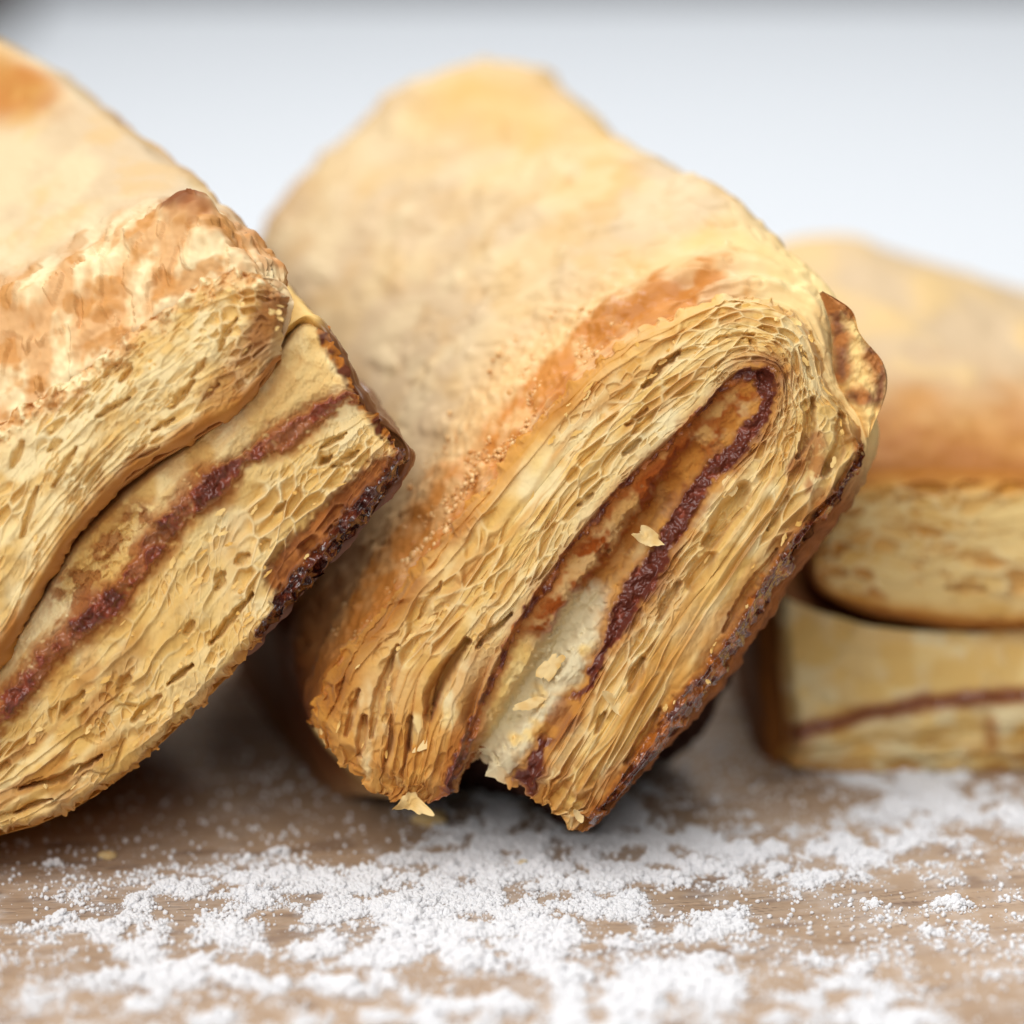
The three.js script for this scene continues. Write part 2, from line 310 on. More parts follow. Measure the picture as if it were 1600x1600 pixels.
// thin torn flakes of pastry: a bent sheet with a ragged rim, standing proud of what it sticks to
function flakeGeometry(w, h, k, bend = 0.5, thick = 0.07) {
  const n = 40, rings = 8, pos = [], col = [], idx = [];
  const corner = Array.from({ length: 9 }, (_, i) => 0.45 + 0.6 * hash(i, Math.round(k * 10), 3));
  const reach = (a) => { const u = a / (Math.PI * 2) * 9, i = Math.floor(u), f = u - i; return lerp(corner[i % 9], corner[(i + 1) % 9], f) * (0.86 + 0.3 * vn(u * 3.1, k, 5)); };
  for (const side of [1, -1]) for (let r = 0; r <= rings; r++) for (let i = 0; i < n; i++) {
    const a = i / n * Math.PI * 2 * 0.99999, q = r / rings, rg = reach(a), x = Math.cos(a) * w * rg * q, y = Math.sin(a) * h * rg * q;
    const z = bend * ((x / w) ** 2 * 0.8 - 0.5 * (y / h)) + 0.9 * bend * (fbm(x * 1.4 + k, y * 1.4, k, 3) - 0.5) + side * thick * 0.5 * (1 - 0.7 * q * q);
    pos.push(x * MM, y * MM, z * MM); const t = fbm(x * 0.9 + k, y * 0.9 + 3, k, 2); col.push(...mix3(mix3(C.crumb, C.pale, .5), C.gold, sstep(0.4, 0.75, t) * 0.7));
  }
  const S = (rings + 1) * n;
  for (let s = 0; s < 2; s++) for (let r = 0; r < rings; r++) for (let i = 0; i < n; i++) {
    const a = s * S + r * n + i, b = s * S + r * n + (i + 1) % n, c = a + n, d = b + n;
    if (s === 0) idx.push(a, c, b, b, c, d); else idx.push(a, b, c, b, d, c);
  }
  for (let i = 0; i < n; i++) { const a = rings * n + i, b = rings * n + (i + 1) % n; idx.push(a, a + S, b, b, a + S, b + S); }
  const g = new THREE.BufferGeometry(); g.setAttribute('position', new THREE.Float32BufferAttribute(pos, 3)); g.setAttribute('color', new THREE.Float32BufferAttribute(col, 3)); g.setIndex(idx); g.computeVertexNormals(); return g;
}
// many small slivers on a face: [x, y] on the sheet, angle of the layers
function slivers(list, pl, origin, parent) {
  const pos = [], col = [], idx = [];
  const right = new THREE.Vector3(1, 0, 0), nn = pl.n, up = new THREE.Vector3().crossVectors(nn, right).normalize(); right.crossVectors(up, nn);
  for (const [x, y, ang, len, wid, lift, c] of list) {
    const o = stand(x, y, pl, -lift), b = pos.length / 3, ca = Math.cos(ang), sa = Math.sin(ang), curl = (rnd() - 0.35) * 0.9;
    const segs = 6; let k = 0;
    for (let i = 0; i <= segs; i++) for (let e = 0; e < 2; e++) {
      const u = (i / segs - 0.5) * len, v = (e - 0.5) * wid * Math.sin(Math.PI * (0.12 + 0.76 * i / segs)) * (0.6 + 0.8 * rnd()), z = curl * 4 * (i / segs - 0.5) ** 2 + (rnd() - 0.5) * 0.05;
      const dx = (u * ca - v * sa) * MM, dy = (u * sa + v * ca) * MM;
      pos.push(o[0] + right.x * dx + up.x * dy + nn.x * z * MM - origin[0], o[1] + right.y * dx + up.y * dy + nn.y * z * MM - origin[1], o[2] + right.z * dx + up.z * dy + nn.z * z * MM - origin[2]); col.push(...c); k++;
    }
    for (let i = 0; i < segs; i++) idx.push(b + i * 2, b + i * 2 + 1, b + i * 2 + 2, b + i * 2 + 1, b + i * 2 + 3, b + i * 2 + 2);
  }
  const g = new THREE.BufferGeometry(); g.setAttribute('position', new THREE.Float32BufferAttribute(pos, 3)); g.setAttribute('color', new THREE.Float32BufferAttribute(col, 3)); g.setIndex(idx); g.computeVertexNormals();
  const m = part('flaky_slivers', g, M.crumb, parent); m.userData.kind = 'stuff'; return m;
}
function placeFlake(name, x, y, pl, lift, w, h, turn, k, origin, parent, tiltX = 0, tiltY = 0, bend = 0.5) {
  const m = part(name, flakeGeometry(w, h, k, bend), M.crumb, parent), s = stand(x, y, pl, -lift);
  m.position.set(s[0] - origin[0], s[1] - origin[1], s[2] - origin[2]); m.rotation.set(-PITCH * 0.6 + tiltX, tiltY, turn, 'YXZ'); return m;
}

// ================================================================ the pastry in the middle
{
  const pl = plane(18, 0.25), O = stand(905, 1296, pl), root = thing('pastry', 'folded flaky pastry leaning in the middle with two dark jam lines in its cut face', 'pastry', O, 'folded jam pastries on the board');
  const outer = [[487, 1150], [532, 1050], [640, 915], [755, 775], [865, 640], [985, 535], [1140, 468], [1252, 500], [1296, 600], [1345, 705], [1240, 868], [1105, 1078], [942, 1266]];
  const jamLine = [[698, 1248], [748, 1110], [805, 985], [885, 862], [985, 745], [1090, 648], [1150, 584], [1203, 590], [1198, 655], [1140, 735], [1045, 868], [952, 1010], [815, 1238]];
  const mid = [[738, 1194], [818, 1092], [885, 985], [965, 865], [1035, 775], [1095, 695], [1141, 650]], midAt = (u) => splineAt(mid, u);
  const inner = Array.from({ length: 13 }, (_, i) => { const q = midAt(i <= 6 ? i : (12 - i)), d = i === 6 ? 0 : i < 6 ? 2.5 : -2.5; return [q[0] + d, q[1] + d * .6]; });
  const midA = outer.map((p, i) => i === 0 ? [572, 1228] : i === 12 ? [906, 1300] : [lerp(p[0], jamLine[i][0], 0.36), lerp(p[1], jamLine[i][1], 0.36)]), midB = outer.map((p, i) => i === 0 ? [642, 1258] : i === 12 ? [856, 1262] : [lerp(p[0], jamLine[i][0], 0.7), lerp(p[1], jamLine[i][1], 0.7)]);
  const midC = inner.map((p, i) => [lerp(p[0], jamLine[i][0], 0.5), lerp(p[1], jamLine[i][1], 0.5)]);
  const lipOut = outer.map((p, i) => { const q = [lerp(jamLine[i][0], p[0], 1.06), lerp(jamLine[i][1], p[1], 1.06)]; return q; });
  const curves = [lipOut, midA, midB, jamLine, midC, inner];
  const leftJam = [[680, 1265], [712, 1200], [748, 1110], [790, 1010], [830, 945], [885, 862], [985, 745], [1090, 648], [1125, 608], [1160, 582], [1195, 590]];
  const rightJam = [[1195, 590], [1200, 625], [1180, 662], [1150, 700], [1110, 735], [1075, 790], [1050, 830], [1025, 880], [990, 925], [960, 980], [935, 1030], [915, 1075], [880, 1125], [845, 1170], [822, 1222]];
  const stainZone = [[1150, 610], [1090, 690], [1010, 760], [940, 840], [890, 890], [850, 960]];
  const crevice = [[1090, 705], [1040, 768], [985, 845], [930, 920], [868, 1015], [805, 1110], [742, 1200]];
  const flap = [[930, 950], [890, 1010], [850, 1075], [815, 1130], [780, 1205]];
  const edgeJam = [[1372, 690], [1340, 750], [1300, 800], [1255, 852], [1215, 905], [1170, 975], [1120, 1045], [1060, 1115], [1005, 1200], [935, 1285]];
  const slits = [[[[730, 1000], [700, 1045], [676, 1085], [668, 1118]], 15, 3.2], [[[800, 960], [770, 985], [745, 1010]], 7, 1.8], [[[1060, 552], [1030, 575], [1005, 605]], 8, 2.2], [[[1000, 690], [975, 710]], 8, 1.5], [[[980, 665], [1010, 640]], 6, 1],
    [[[1160, 765], [1138, 800], [1110, 845]], 24, 2.8], [[[1112, 868], [1080, 912]], 20, 2.0], [[[1060, 910], [1040, 940], [1030, 965]], 10, 1.6], [[[1268, 625], [1262, 680], [1245, 715]], 9, 1.8], [[[1315, 650], [1318, 690], [1290, 740]], 13, 2.2], [[[1120, 478], [1160, 470]], 4, .8], [[[1130, 525], [1175, 522]], 5, 1], [[[1180, 545], [1172, 532]], 7, .9],
    [[[945, 1115], [935, 1140]], 9, 1.8], [[[1005, 1030], [985, 1075]], 11, 1.4], [[[570, 1120], [560, 1180]], 9, 1.6], [[[620, 1010], [590, 1090], [580, 1150]], 8, 1.5], [[[640, 1120], [640, 1170]], 8, 1.4], [[[905, 790], [925, 772]], 6, 1], [[[690, 910], [655, 965]], 6, .9], [[[560, 1080], [540, 1150]], 6, 1.2], [[[1215, 860], [1170, 920], [1130, 985]], 8, 1.0], [[[1030, 1110], [980, 1190]], 9, 1.4], [[[1250, 545], [1268, 590]], 5, 1], [[[1230, 775], [1200, 830]], 6, 1.1]];
  const at = faceGrid(curves, pl);
  const geos = surface(1150, 400, at, (s, t, r) => {
    let x = r[3], y = r[4]; const wx = x + 7 * (fbm(x / 26, y / 26, 31) - 0.5) * 2 + 3.5 * (vn(x / 7, y / 7, 12) - 0.5) * 2, wy = y + 7 * (fbm(x / 26 + 40, y / 26, 33) - 0.5) * 2 + 3.5 * (vn(x / 7, y / 7, 13) - 0.5) * 2;
    const L = s * 125, T = t * 5, right = sstep(0.53, 0.66, s), bottom = sstep(980, 1200, y), pal = fbm(x / 60, y / 60, 44);
    let h = 0, p = 0, c;
    const flank = 1 - sstep(2.85, 3.05, T);                         // outside the jam line
    const across = T * lerp(3.5, 3.9, right), cA = crumbAt(L, across, 3, 1.25, 1), leftLow = sstep(900, 1180, y) * (1 - right);
    const pleat = leaves(L * 0.8, T * 1.7 + 0.2, 6, 1.5), pw = sstep(.35, .9, leftLow) * 0.8 + 0.25;
    h += flank * (cA.h + pw * pleat.h);
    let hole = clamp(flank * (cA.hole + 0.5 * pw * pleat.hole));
    h += 0.07 * (fbm(x / 6, y / 6, 2, 2) - 0.5) * 2 + 0.5 * (fbm(x / 45, y / 45, 5) - 0.5) * 2;
    h += -3.6 * (1 - sstep(0, 0.6, T)) ** 1.6 + 1.3 * sstep(0.4, 1.6, T) * flank;
    const cre = along(crevice, wx, wy), fl = along(flap, wx, wy), st = along(stainZone, wx, wy);
    h -= 3.4 * (1 - sstep(6, 30, cre[0])) * (0.5 + 0.5 * sstep(0.0, 0.25, cre[1]));
    h += 1.0 * (1 - sstep(12, 42, Math.abs(fl[0] - 8))) * (1 - flank);
    h -= 0.9 * (1 - flank) * (1 - sstep(10, 60, fl[0]));
    const sd = slitDepth(slits, x + 0.5 * (wx - x), y + 0.5 * (wy - y)); h -= sd; hole = Math.max(hole, clamp(sd / 3.2));
    // colour
    c = mix3(C.butter, C.pale, sstep(0.3, 0.7, pal) * 0.7 + 0.3 * sstep(1.6, 2.6, T));
    c = mix3(c, C.gold, 0.85 * sstep(0.38, 0.64, 0.6 * fbm(x / 40 + 5, y / 40, 61) + 0.4 * cA.tone) * flank * (1 - 0.65 * sstep(1.8, 2.7, T)));
    c = mix3(c, C.orange, 0.55 * flank * sstep(.56, .72, fbm(L / 8, T * 3.5, 62, 3)) * (1 - .7 * sstep(1.8, 2.7, T)));
    c = mix3(c, [.88, .59, .18], 0.75 * hole); c = mix3(c, C.pale, 0.45 * Math.max(cA.wall, cA.edge) * flank);  // hollows coloured bright amber for light glowing through the crumb
    c = mix3(c, C.orange, .7 * cA.edge * flank * sstep(.4, .6, fbm(L / 9, T * 1.5, 64)) * (1 - .8 * sstep(1.9, 2.7, T)));
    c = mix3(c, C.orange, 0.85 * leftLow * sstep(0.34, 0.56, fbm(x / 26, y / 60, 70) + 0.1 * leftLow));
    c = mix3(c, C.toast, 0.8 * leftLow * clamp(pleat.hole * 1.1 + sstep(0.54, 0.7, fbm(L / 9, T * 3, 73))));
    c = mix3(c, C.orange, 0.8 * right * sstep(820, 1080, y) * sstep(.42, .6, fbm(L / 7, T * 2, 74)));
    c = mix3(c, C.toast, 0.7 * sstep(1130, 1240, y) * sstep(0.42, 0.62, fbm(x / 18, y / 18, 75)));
    c = mix3(c, C.orange, 0.9 * (1 - sstep(0.1, 0.9, T + .5 * (fbm(L / 5, T * 2, 76) - .5))) * (1 - 0.7 * sstep(.36, .5, s)));
    c = mix3(c, C.toast, 0.8 * sstep(.36, .6, fbm(L / 4, 2, 77)) * Math.exp(-(((T - 0.3) / 0.22) ** 2)) * (1 - sstep(.3, .45, s)));
    // jam-stained dough between the lines, and the pale flap
    if (flank < 0.999) {
      const lum = 0.24 * (fbm(x / 16, y / 16, 80, 3) - 0.5) * 2, im = 1 - flank; h += im * lum * 1.7;
      let ci = mix3(C.butter, C.gold, sstep(.4, .65, fbm(x / 30, y / 30, 82)) * 0.7);
      ci = mix3(ci, [.34, .095, .018], (1 - sstep(24, 64, st[0])) * (0.55 + 0.5 * sstep(.35, .6, fbm(x / 22, y / 22, 83))));
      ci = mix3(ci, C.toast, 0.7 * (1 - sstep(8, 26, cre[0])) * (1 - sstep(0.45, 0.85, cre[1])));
      ci = mix3(ci, C.grey, 0.9 * (1 - sstep(26, 52, fl[0])) * sstep(.22, .4, fbm(x / 35, y / 35, 84)));
      c = mix3(c, ci, im);
    }
    // jam
    const [dl, al] = along(leftJam, wx, wy), [dr, ar] = along(rightJam, wx, wy), [de, ae] = along(edgeJam, wx, wy);
    const wl = lerp(11, 7, sstep(.0, .5, al)) + 13 * sstep(.84, .98, al) + 7 * (vn(al * 14, 1, 7) - .5), wr = 18 + 22 * (vn(ar * 13, 2, 7) - .5) - 9 * sstep(.72, .8, ar) * (1 - sstep(.86, .92, ar));
    c = mix3(c, C.stain, 0.8 * (1 - sstep(wl, wl * 2.6 + 6, dl)) * (T > 2.9 ? 1 : 0.55)); c = mix3(c, C.stain, 0.8 * (1 - sstep(wr * 0.8, wr * 1.6 + 6, dr))); c = mix3(c, C.orange, .55 * (1 - sstep(wr * 1.2, wr * 2 + 16, dr)) * sstep(.35, .6, fbm(x / 20, y / 20, 95)));
    const lumps = fbm(x / 14, y / 14, 90, 3);
    if (dl < wl && al < 0.985) { const q = 1 - sstep(0.45, 1, dl / wl); c = mix3(c, mix3(C.stain, C.jam, sstep(.25, .6, lumps + .25 * sstep(.8, 1, al) - 0.05)), q); h += q * (0.35 + 1.0 * (lumps - 0.5)); if (q > .5) p = 1; }
    const fade = 1 - sstep(.80, .83, ar) * (1 - sstep(.88, .91, ar));
    if (dr < wr && fade > 0.3) { const q = (1 - sstep(0.5, 1, dr / wr)) * fade; c = mix3(c, mix3(C.rose, C.jam, sstep(.28, .55, lumps + 0.12)), q); h += q * (0.15 + 1.5 * (lumps - 0.5)); if (q > .5) p = 2; }
    if (de < 60) { const q2 = 1 - sstep(20, 58, de); const band = sstep(.38, .58, fbm(L / 6, T * 2.2, 93) + 0.2 * (1 - de / 60)); c = mix3(c, C.toast, 0.9 * q2 * band); h += 0.3 * q2 * (lumps - .5); }
    if (de < 30) { const q = 1 - sstep(12, 28, de + 16 * (lumps - 0.5)); c = mix3(c, mix3(C.stain, C.jam, sstep(.3, .5, lumps)), q); h += q * (0.8 + 1.8 * (fbm(x / 11, y / 11, 94, 2) - .5)); if (q > .6) p = 3; }
    // smear of jam on the right shoulder
    const sm = along([[1275, 690], [1255, 715], [1235, 735], [1280, 720], [1270, 760]], wx, wy); c = mix3(c, C.stain, 0.75 * (1 - sstep(5, 20, sm[0])) * sstep(.35, .55, lumps + .1));
    h -= 1.8 * (1 - sstep(0, .035, s)) + 1.5 * sstep(.975, 1, s);
    const rg = 1.2 * Math.max(1 - sstep(.0, .04, s), sstep(.97, 1, s), 0.7 * (1 - sstep(0, .35, T)));
    return { h, c, p, push: [rg * (fbm(x / 14, y / 14, 150, 3) - .5) * 2, rg * (fbm(x / 14, y / 14, 151, 3) - .5) * 2, 0] };
  }, O, pl.n, 1);
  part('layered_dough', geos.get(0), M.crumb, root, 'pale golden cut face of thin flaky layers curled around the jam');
  part('jam_line', geos.get(1), M.jam, root, 'narrow brown jam line on the left of the fold'); part('jam_line', geos.get(2), M.jam, root, 'broad dark red jam line on the right of the fold');
  if (geos.get(3)) part('jam_edge', geos.get(3), M.wetJam, root, 'glossy dark jam along the lower right edge');

  // crust
  const front = [...outer, [906, 1298], [856, 1260], [812, 1236], [738, 1192], [698, 1248], [642, 1256], [572, 1226]];
  const apex = [1200, 430], shift = (t, sc, dx, dy) => front.map(([x, y]) => [apex[0] + dx + (x - apex[0]) * sc, apex[1] + dy + (y - apex[1]) * sc]);
  const swell = (pts, k, cx, cy) => pts.map(([x, y]) => [cx + (x - cx) * k, cy + (y - cy) * k]);
  const S1 = front.map(([x, y], i) => { const o = [[2, -14], [-30, 0], [-52, -8], [-48, -30], [-40, -46], [-28, -58], [-2, -66], [38, -54], [38, -30], [22, 0], [12, 12], [6, 10], [0, -6], [4, -18]][Math.min(i, 13)]; return [x + o[0], y + o[1]]; });
  const S2 = front.map(([x, y], i) => { const o = [[-10, -40], [-60, -40], [-90, -70], [-115, -110], [-110, -140], [-80, -135], [-25, -165], [-35, -112], [-10, -100], [-10, -80], [-20, -50], [-20, -12], [-20, -6]][Math.min(i, 12)]; return [x + o[0], y + o[1]]; });
  const S3 = shift(0, 0.93, -120, -140), S4 = shift(0, 0.85, -235, -225), S5 = swell(shift(0, 0.78, -330, -298), 1, 600, 500), S6 = swell(shift(0, 0.72, -372, -318), 0.86, 560, 520), S7 = swell(S6, 0.08, 0, 0).map(([x, y], i, a) => [600 + (S6[i][0] - 600) * 0.06, 480 + (S6[i][1] - 480) * 0.06]);
  S3[2] = [500, 690]; S3[3] = [575, 555]; S3[4] = [680, 425]; S3[5] = [820, 305]; S3[6] = [1000, 250]; S3[7] = [1100, 310];
  S4[2] = [430, 540]; S4[3] = [455, 420]; S4[4] = [570, 320]; S4[5] = [735, 215]; S4[6] = [890, 178]; S4[7] = [985, 232];
  S5[2] = [390, 480]; S5[3] = [420, 345]; S5[4] = [530, 228]; S5[5] = [645, 140]; S5[6] = [775, 108]; S5[7] = [875, 140];
  S6[2] = [430, 480]; S6[3] = [465, 350]; S6[4] = [560, 245]; S6[5] = [660, 165]; S6[6] = [770, 135]; S6[7] = [850, 165];
  for (const [S, back] of [[S3, 32], [S4, 50], [S5, 66], [S6, 72]]) for (let i = 10; i < S.length; i++) S[i][1] = Math.max(S[i][1], floorY(18 - back) - (i === 10 ? 130 : i === 11 ? 30 : 6));
  const lip = outer.map((p, i) => [lerp(jamLine[i][0], p[0], 0.9), lerp(jamLine[i][1], p[1], 0.9)]).concat(front.slice(13).map(([x, y]) => [x + 12, y - 34]));
  const sections = [{ pts: lip, back: 4.6 }, { pts: front.map(([x, y], i) => i === 0 ? [x + 14, y - 16] : i > 12 ? [x + 6, y - 22] : [x, y]), back: 3.6 }, { pts: S1, back: 8 }, { pts: S2, back: 18 }, { pts: S3, back: 32 }, { pts: S4, back: 50 }, { pts: S5, back: 66 }, { pts: S6, back: 72 }, { pts: S7, back: 72 }];
  const cg = crustGrid(sections, pl, 1.55);
  const cgeo = surface(760, 330, cg, (s, t, r) => {
    const k = r[3], z = r[4], X = r[0] / MM, Y = r[1] / MM, Z = r[2] / MM;          // k: station 0..20, z: section 0..8
    const topside = sstep(-0.5, 1, k) * (1 - sstep(8.4, 9.6, k));
    const band = sstep(0.9, 1.5, z) * (1 - sstep(2.2, 3.0, z)) * sstep(0.5, 1.6, k) * (1 - sstep(4.8, 5.6, k));     // sugared band
    const near = 1 - sstep(0.9, 2.0, z);
    let h = 0.6 * (fbm(X / 7, Y / 7, Z / 7, 3) - 0.5) * 2 + 0.1 * (fbm(X / 0.9, Y / 0.9, Z / 0.9, 3) - 0.5) * 2; { const bl = fbm(X / 3.2, Y / 3.2, Z / 3.2, 2); h += 0.45 * sstep(.58, .74, bl) * topside - 0.25 * topside * Math.exp(-(((fbm(X / 5 + 3, Y / 5, Z / 5, 3) - .5) / .02) ** 2)); }
    const gx = X * 0.8 + Y * 0.6, gz = Z;
    const [f1, f2, gid] = cells(gx / 0.75, (Z * 0.8 + Y * .6) / 0.75, 41), bump = (1 - sstep(0, 0.75, f1)) * (0.3 + 0.7 * gid);
    h += band * (0.42 * bump + 0.5 * (fbm(X / 2.4, Y / 2.4, Z / 2.4, 3) - 0.5) * 2);
    // fold running across the top behind the swollen front
    const foldAt = 2.55 + 0.35 * (vn(k * 0.8, 1, 4) - 0.5) - 0.9 * sstep(5, 8, k), fd = (z - foldAt);
    h += topside * (-0.8 * Math.exp(-((fd / 0.3) ** 2)) + 0.4 * Math.exp(-(((fd + 0.5) / 0.4) ** 2)));
    const ridge2 = 1.5 - 0.2 * (k - 5); h -= 0.9 * topside * sstep(4.2, 6, k) * Math.exp(-(((z - 1.55 - 0.3 * vn(k, 3, 1)) / 0.16) ** 2));
    // leaf edges close to the cut
    h += near * 0.45 * (vn(k * 3, z * 9, 6) - 0.5) + near * 0.35 * leaves(k * 8, z * 7, 23, 0.5).h * sstep(.2, .9, z);
    let c = mix3(C.top, C.crumb, 0.35 * sstep(0.4, 0.65, fbm(X / 9, Y / 9, Z / 9)));
    c = mix3(c, [.70, .42, .13], 0.28 * topside * sstep(.5, .68, fbm(X / 3.5, Y / 3.5, Z / 5, 3))); c = mix3(c, C.gold, 0.45 * sstep(4.6, 5.6, k) * sstep(0.42, 0.62, fbm(X / 6 + 7, Y / 6, Z / 14)) * (1 - sstep(6, 7.5, z)));
    const pale = sstep(0.5, 0.62, fbm(X / 4.5, Y / 4.5, Z / 4.5, 2)) * sstep(2.6, 3.2, z); c = mix3(c, C.pale, 0.35 * pale);
    // browned rear corner and rim
    c = mix3(c, C.gold, 0.5 * (1 - sstep(0.2, 1.1, Math.hypot((k - 5.6) / 1.1, (z - 5.3) / 1.1) + 0.6 * (fbm(X / 5, Y / 5, Z / 5) - .5))));
    c = mix3(c, C.gold, 0.5 * sstep(6.1, 6.7, z)); c = mix3(c, C.toast, 0.35 * sstep(5.2, 6.2, z) * (1 - sstep(3.2, 4.2, k)));
    // sugared band, orange toward the cut
    c = mix3(c, mix3([.74, .45, .18], C.pale, bump * 0.4), 0.85 * band);
    const orange = (0.45 + 0.55 * sstep(.36, .56, fbm(X / 2.6 + 5, Y / 2.6, Z / 2.6, 3))) * sstep(.2, .85, (1 - sstep(1.4, 2.6, z + 1.3 * (fbm(X / 4, Y / 4, Z / 4) - .5))) * 1.15 * (1 - 0.7 * sstep(5.4, 6.6, k)));
    c = mix3(c, [.56, .205, .03], 0.92 * orange);
    c = mix3(c, C.toast, 0.75 * sstep(.52, .68, fbm(X / 3.3 + 4, Y / 3.3, Z / 3.3, 3)) * orange);
    c = mix3(c, C.toast, 0.8 * (1 - sstep(0.25, 0.75, Math.hypot((k - 5.0) / 0.75, (z - 1.75) / 0.75) + 0.9 * (fbm(X / 2.2, Y / 2.2, Z / 2.2) - .5))));
    const low = (1 - sstep(0.9, 3.2, k + .8 * (fbm(X / 6, Y / 6, Z / 6) - .5))) * (1 - sstep(4, 6, z)) + sstep(18, 19.5, k); c = mix3(c, [.46, .165, .028], 0.9 * clamp(low)); c = mix3(c, [.10, .026, .009], 0.9 * Math.max(1 - sstep(.3, 1.5, k + .6 * (fbm(X / 5, Y / 5, Z / 5) - .5)), sstep(18.5, 19.6, k)) * sstep(1.2, 2, z));  // baked brown, plus the shade beside the left pastry painted in as maroon
    c = mix3(c, C.butter, .7 * sstep(5.8, 6.8, k) * (1 - sstep(2.2, 3.2, z)));
    // underside and right edge: dark baked jam, gap shade painted in further back
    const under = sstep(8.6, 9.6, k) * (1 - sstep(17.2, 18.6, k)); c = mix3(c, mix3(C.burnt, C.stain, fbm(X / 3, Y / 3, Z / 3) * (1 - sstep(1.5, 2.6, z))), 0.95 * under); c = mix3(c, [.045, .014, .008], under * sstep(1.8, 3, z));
    h += under * 0.8 * (fbm(X / 1.2, Y / 1.2, Z / 1.2, 3) - 0.5) * 2;
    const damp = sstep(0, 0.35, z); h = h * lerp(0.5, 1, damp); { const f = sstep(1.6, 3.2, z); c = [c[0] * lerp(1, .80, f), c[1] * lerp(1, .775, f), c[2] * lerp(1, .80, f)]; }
    return { h, c, p: under > 0.6 ? 2 : z + 1.6 * (fbm(X / 3, Y / 3, Z / 3, 3) - .5) < 2.5 && k + 2 * (fbm(X / 3 + 9, Y / 3, Z / 3, 3) - .5) < 5.6 ? 1 : 0 };
  }, O, null, 1);
  part('crust', cgeo.get(0), M.crust, root, 'smooth pale baked top of the pastry'); part('sugared_crust', cgeo.get(1), M.glaze, root, 'glazed orange crust with melted sugar behind the cut edge'); part('underside', cgeo.get(2), M.crust, root, 'baked underside, its colour darkened further to deepen the shaded gaps');
  crystals(cg, 2200, (k, z) => k > 1.2 && k < 5.2 && z > 1.1 && z < 2.6 ? sstep(1.2, 2.4, k) * (1 - sstep(4.2, 5.2, k)) * (1 - .9 * sstep(2, 2.6, z)) * sstep(.42, .62, vn(k * 5, z * 6, 400)) : 0, O, root, 0.24, 0.02);
  // torn dough curl smeared with jam on the right shoulder
  const curl = [[[1280, 458], [1292, 490], [1300, 530], [1302, 580], [1322, 630], [1352, 684]], [[1281, 457], [1312, 484], [1330, 515], [1338, 560], [1352, 612], [1353, 683]], [[1282, 456], [1328, 486], [1342, 524], [1376, 566], [1382, 612], [1354, 682]]];
  const cu = surface(150, 60, faceGrid(curl, pl, 4), (s, t, r) => {
    const x = r[3], y = r[4], n = fbm(x / 16, y / 16, 140, 3), h = 2.2 * Math.sin(Math.PI * clamp(t * 0.9)) + 1.0 * (fbm(x / 12, y / 12, 141, 3) - .5) + 0.9 * Math.exp(-(((t - 0.95) / 0.1) ** 2));
    let c = mix3(C.crumb, C.pale, .4); const j = 0.9 * Math.max(1 - sstep(4, 26, along([[1290, 462], [1305, 500], [1312, 545], [1312, 585]], x, y)[0] + 20 * (n - .5)), 1 - sstep(3, 24, along([[1355, 545], [1376, 585], [1368, 625], [1330, 620]], x, y)[0] + 20 * (n - .5)), 1 - sstep(4, 20, along([[1296, 460], [1325, 490]], x, y)[0]));
    c = mix3(c, C.gold, .5); c = mix3(c, mix3([.40, .13, .03], [.17, .04, .02], sstep(.35, .65, n)), j); return { h: h + j * 0.3, c, p: 0 };
  }, O, pl.n, 1);
  part('torn_curl', cu.get(0), M.crust, root, 'torn curl of dough smeared with jam on the right shoulder');
  // loose flakes
  placeFlake('loose_flake', 1012, 842, pl, 1.2, 1.9, 1.3, -0.5, 3.1, O, root, -.3, .3); placeFlake('loose_flake', 640, 1254, pl, .8, 2.2, 1.1, -0.3, 5.7, O, root, .3, .2, 1.8); placeFlake('loose_flake', 962, 1098, pl, 1.5, 2.2, 1.0, -0.75, 8.3, O, root, 0, .3);
  placeFlake('loose_flake', 1140, 762, pl, 1.0, 1.5, 1.2, .9, 11.9, O, root, 0, .3); placeFlake('loose_flake', 860, 1040, pl, 0.1, 2.3, 1.0, .9, 14.2, O, root, .1, .1, .3); placeFlake('loose_flake', 830, 1100, pl, 0.2, 2.2, .9, .4, 16.1, O, root, .2, -.1, .3); placeFlake('loose_flake', 672, 1160, pl, 1.2, 2.6, .5, .5, 19.4, O, root, 0, .2); placeFlake('loose_flake', 905, 1275, pl, .6, 1.1, .8, -.7, 23.4, O, root, 0, .2);
  const sl = []; for (let i = 0; i < 150; i++) { const s = Math.pow(rnd(), 1) * 0.98 + .01, t = 0.06 + 0.5 * rnd(), a = at(s, t), b = at(Math.min(1, s + 0.01), t), ang = Math.atan2(-(b[4] - a[4]), b[3] - a[3]); sl.push([a[3], a[4], ang + (rnd() - .5) * .7, .4 + 1.1 * rnd(), .15 + .4 * rnd(), 0.15 + .5 * rnd(), mix3(C.butter, C.gold, rnd())]); }
  slivers(sl, pl, O, root);
}

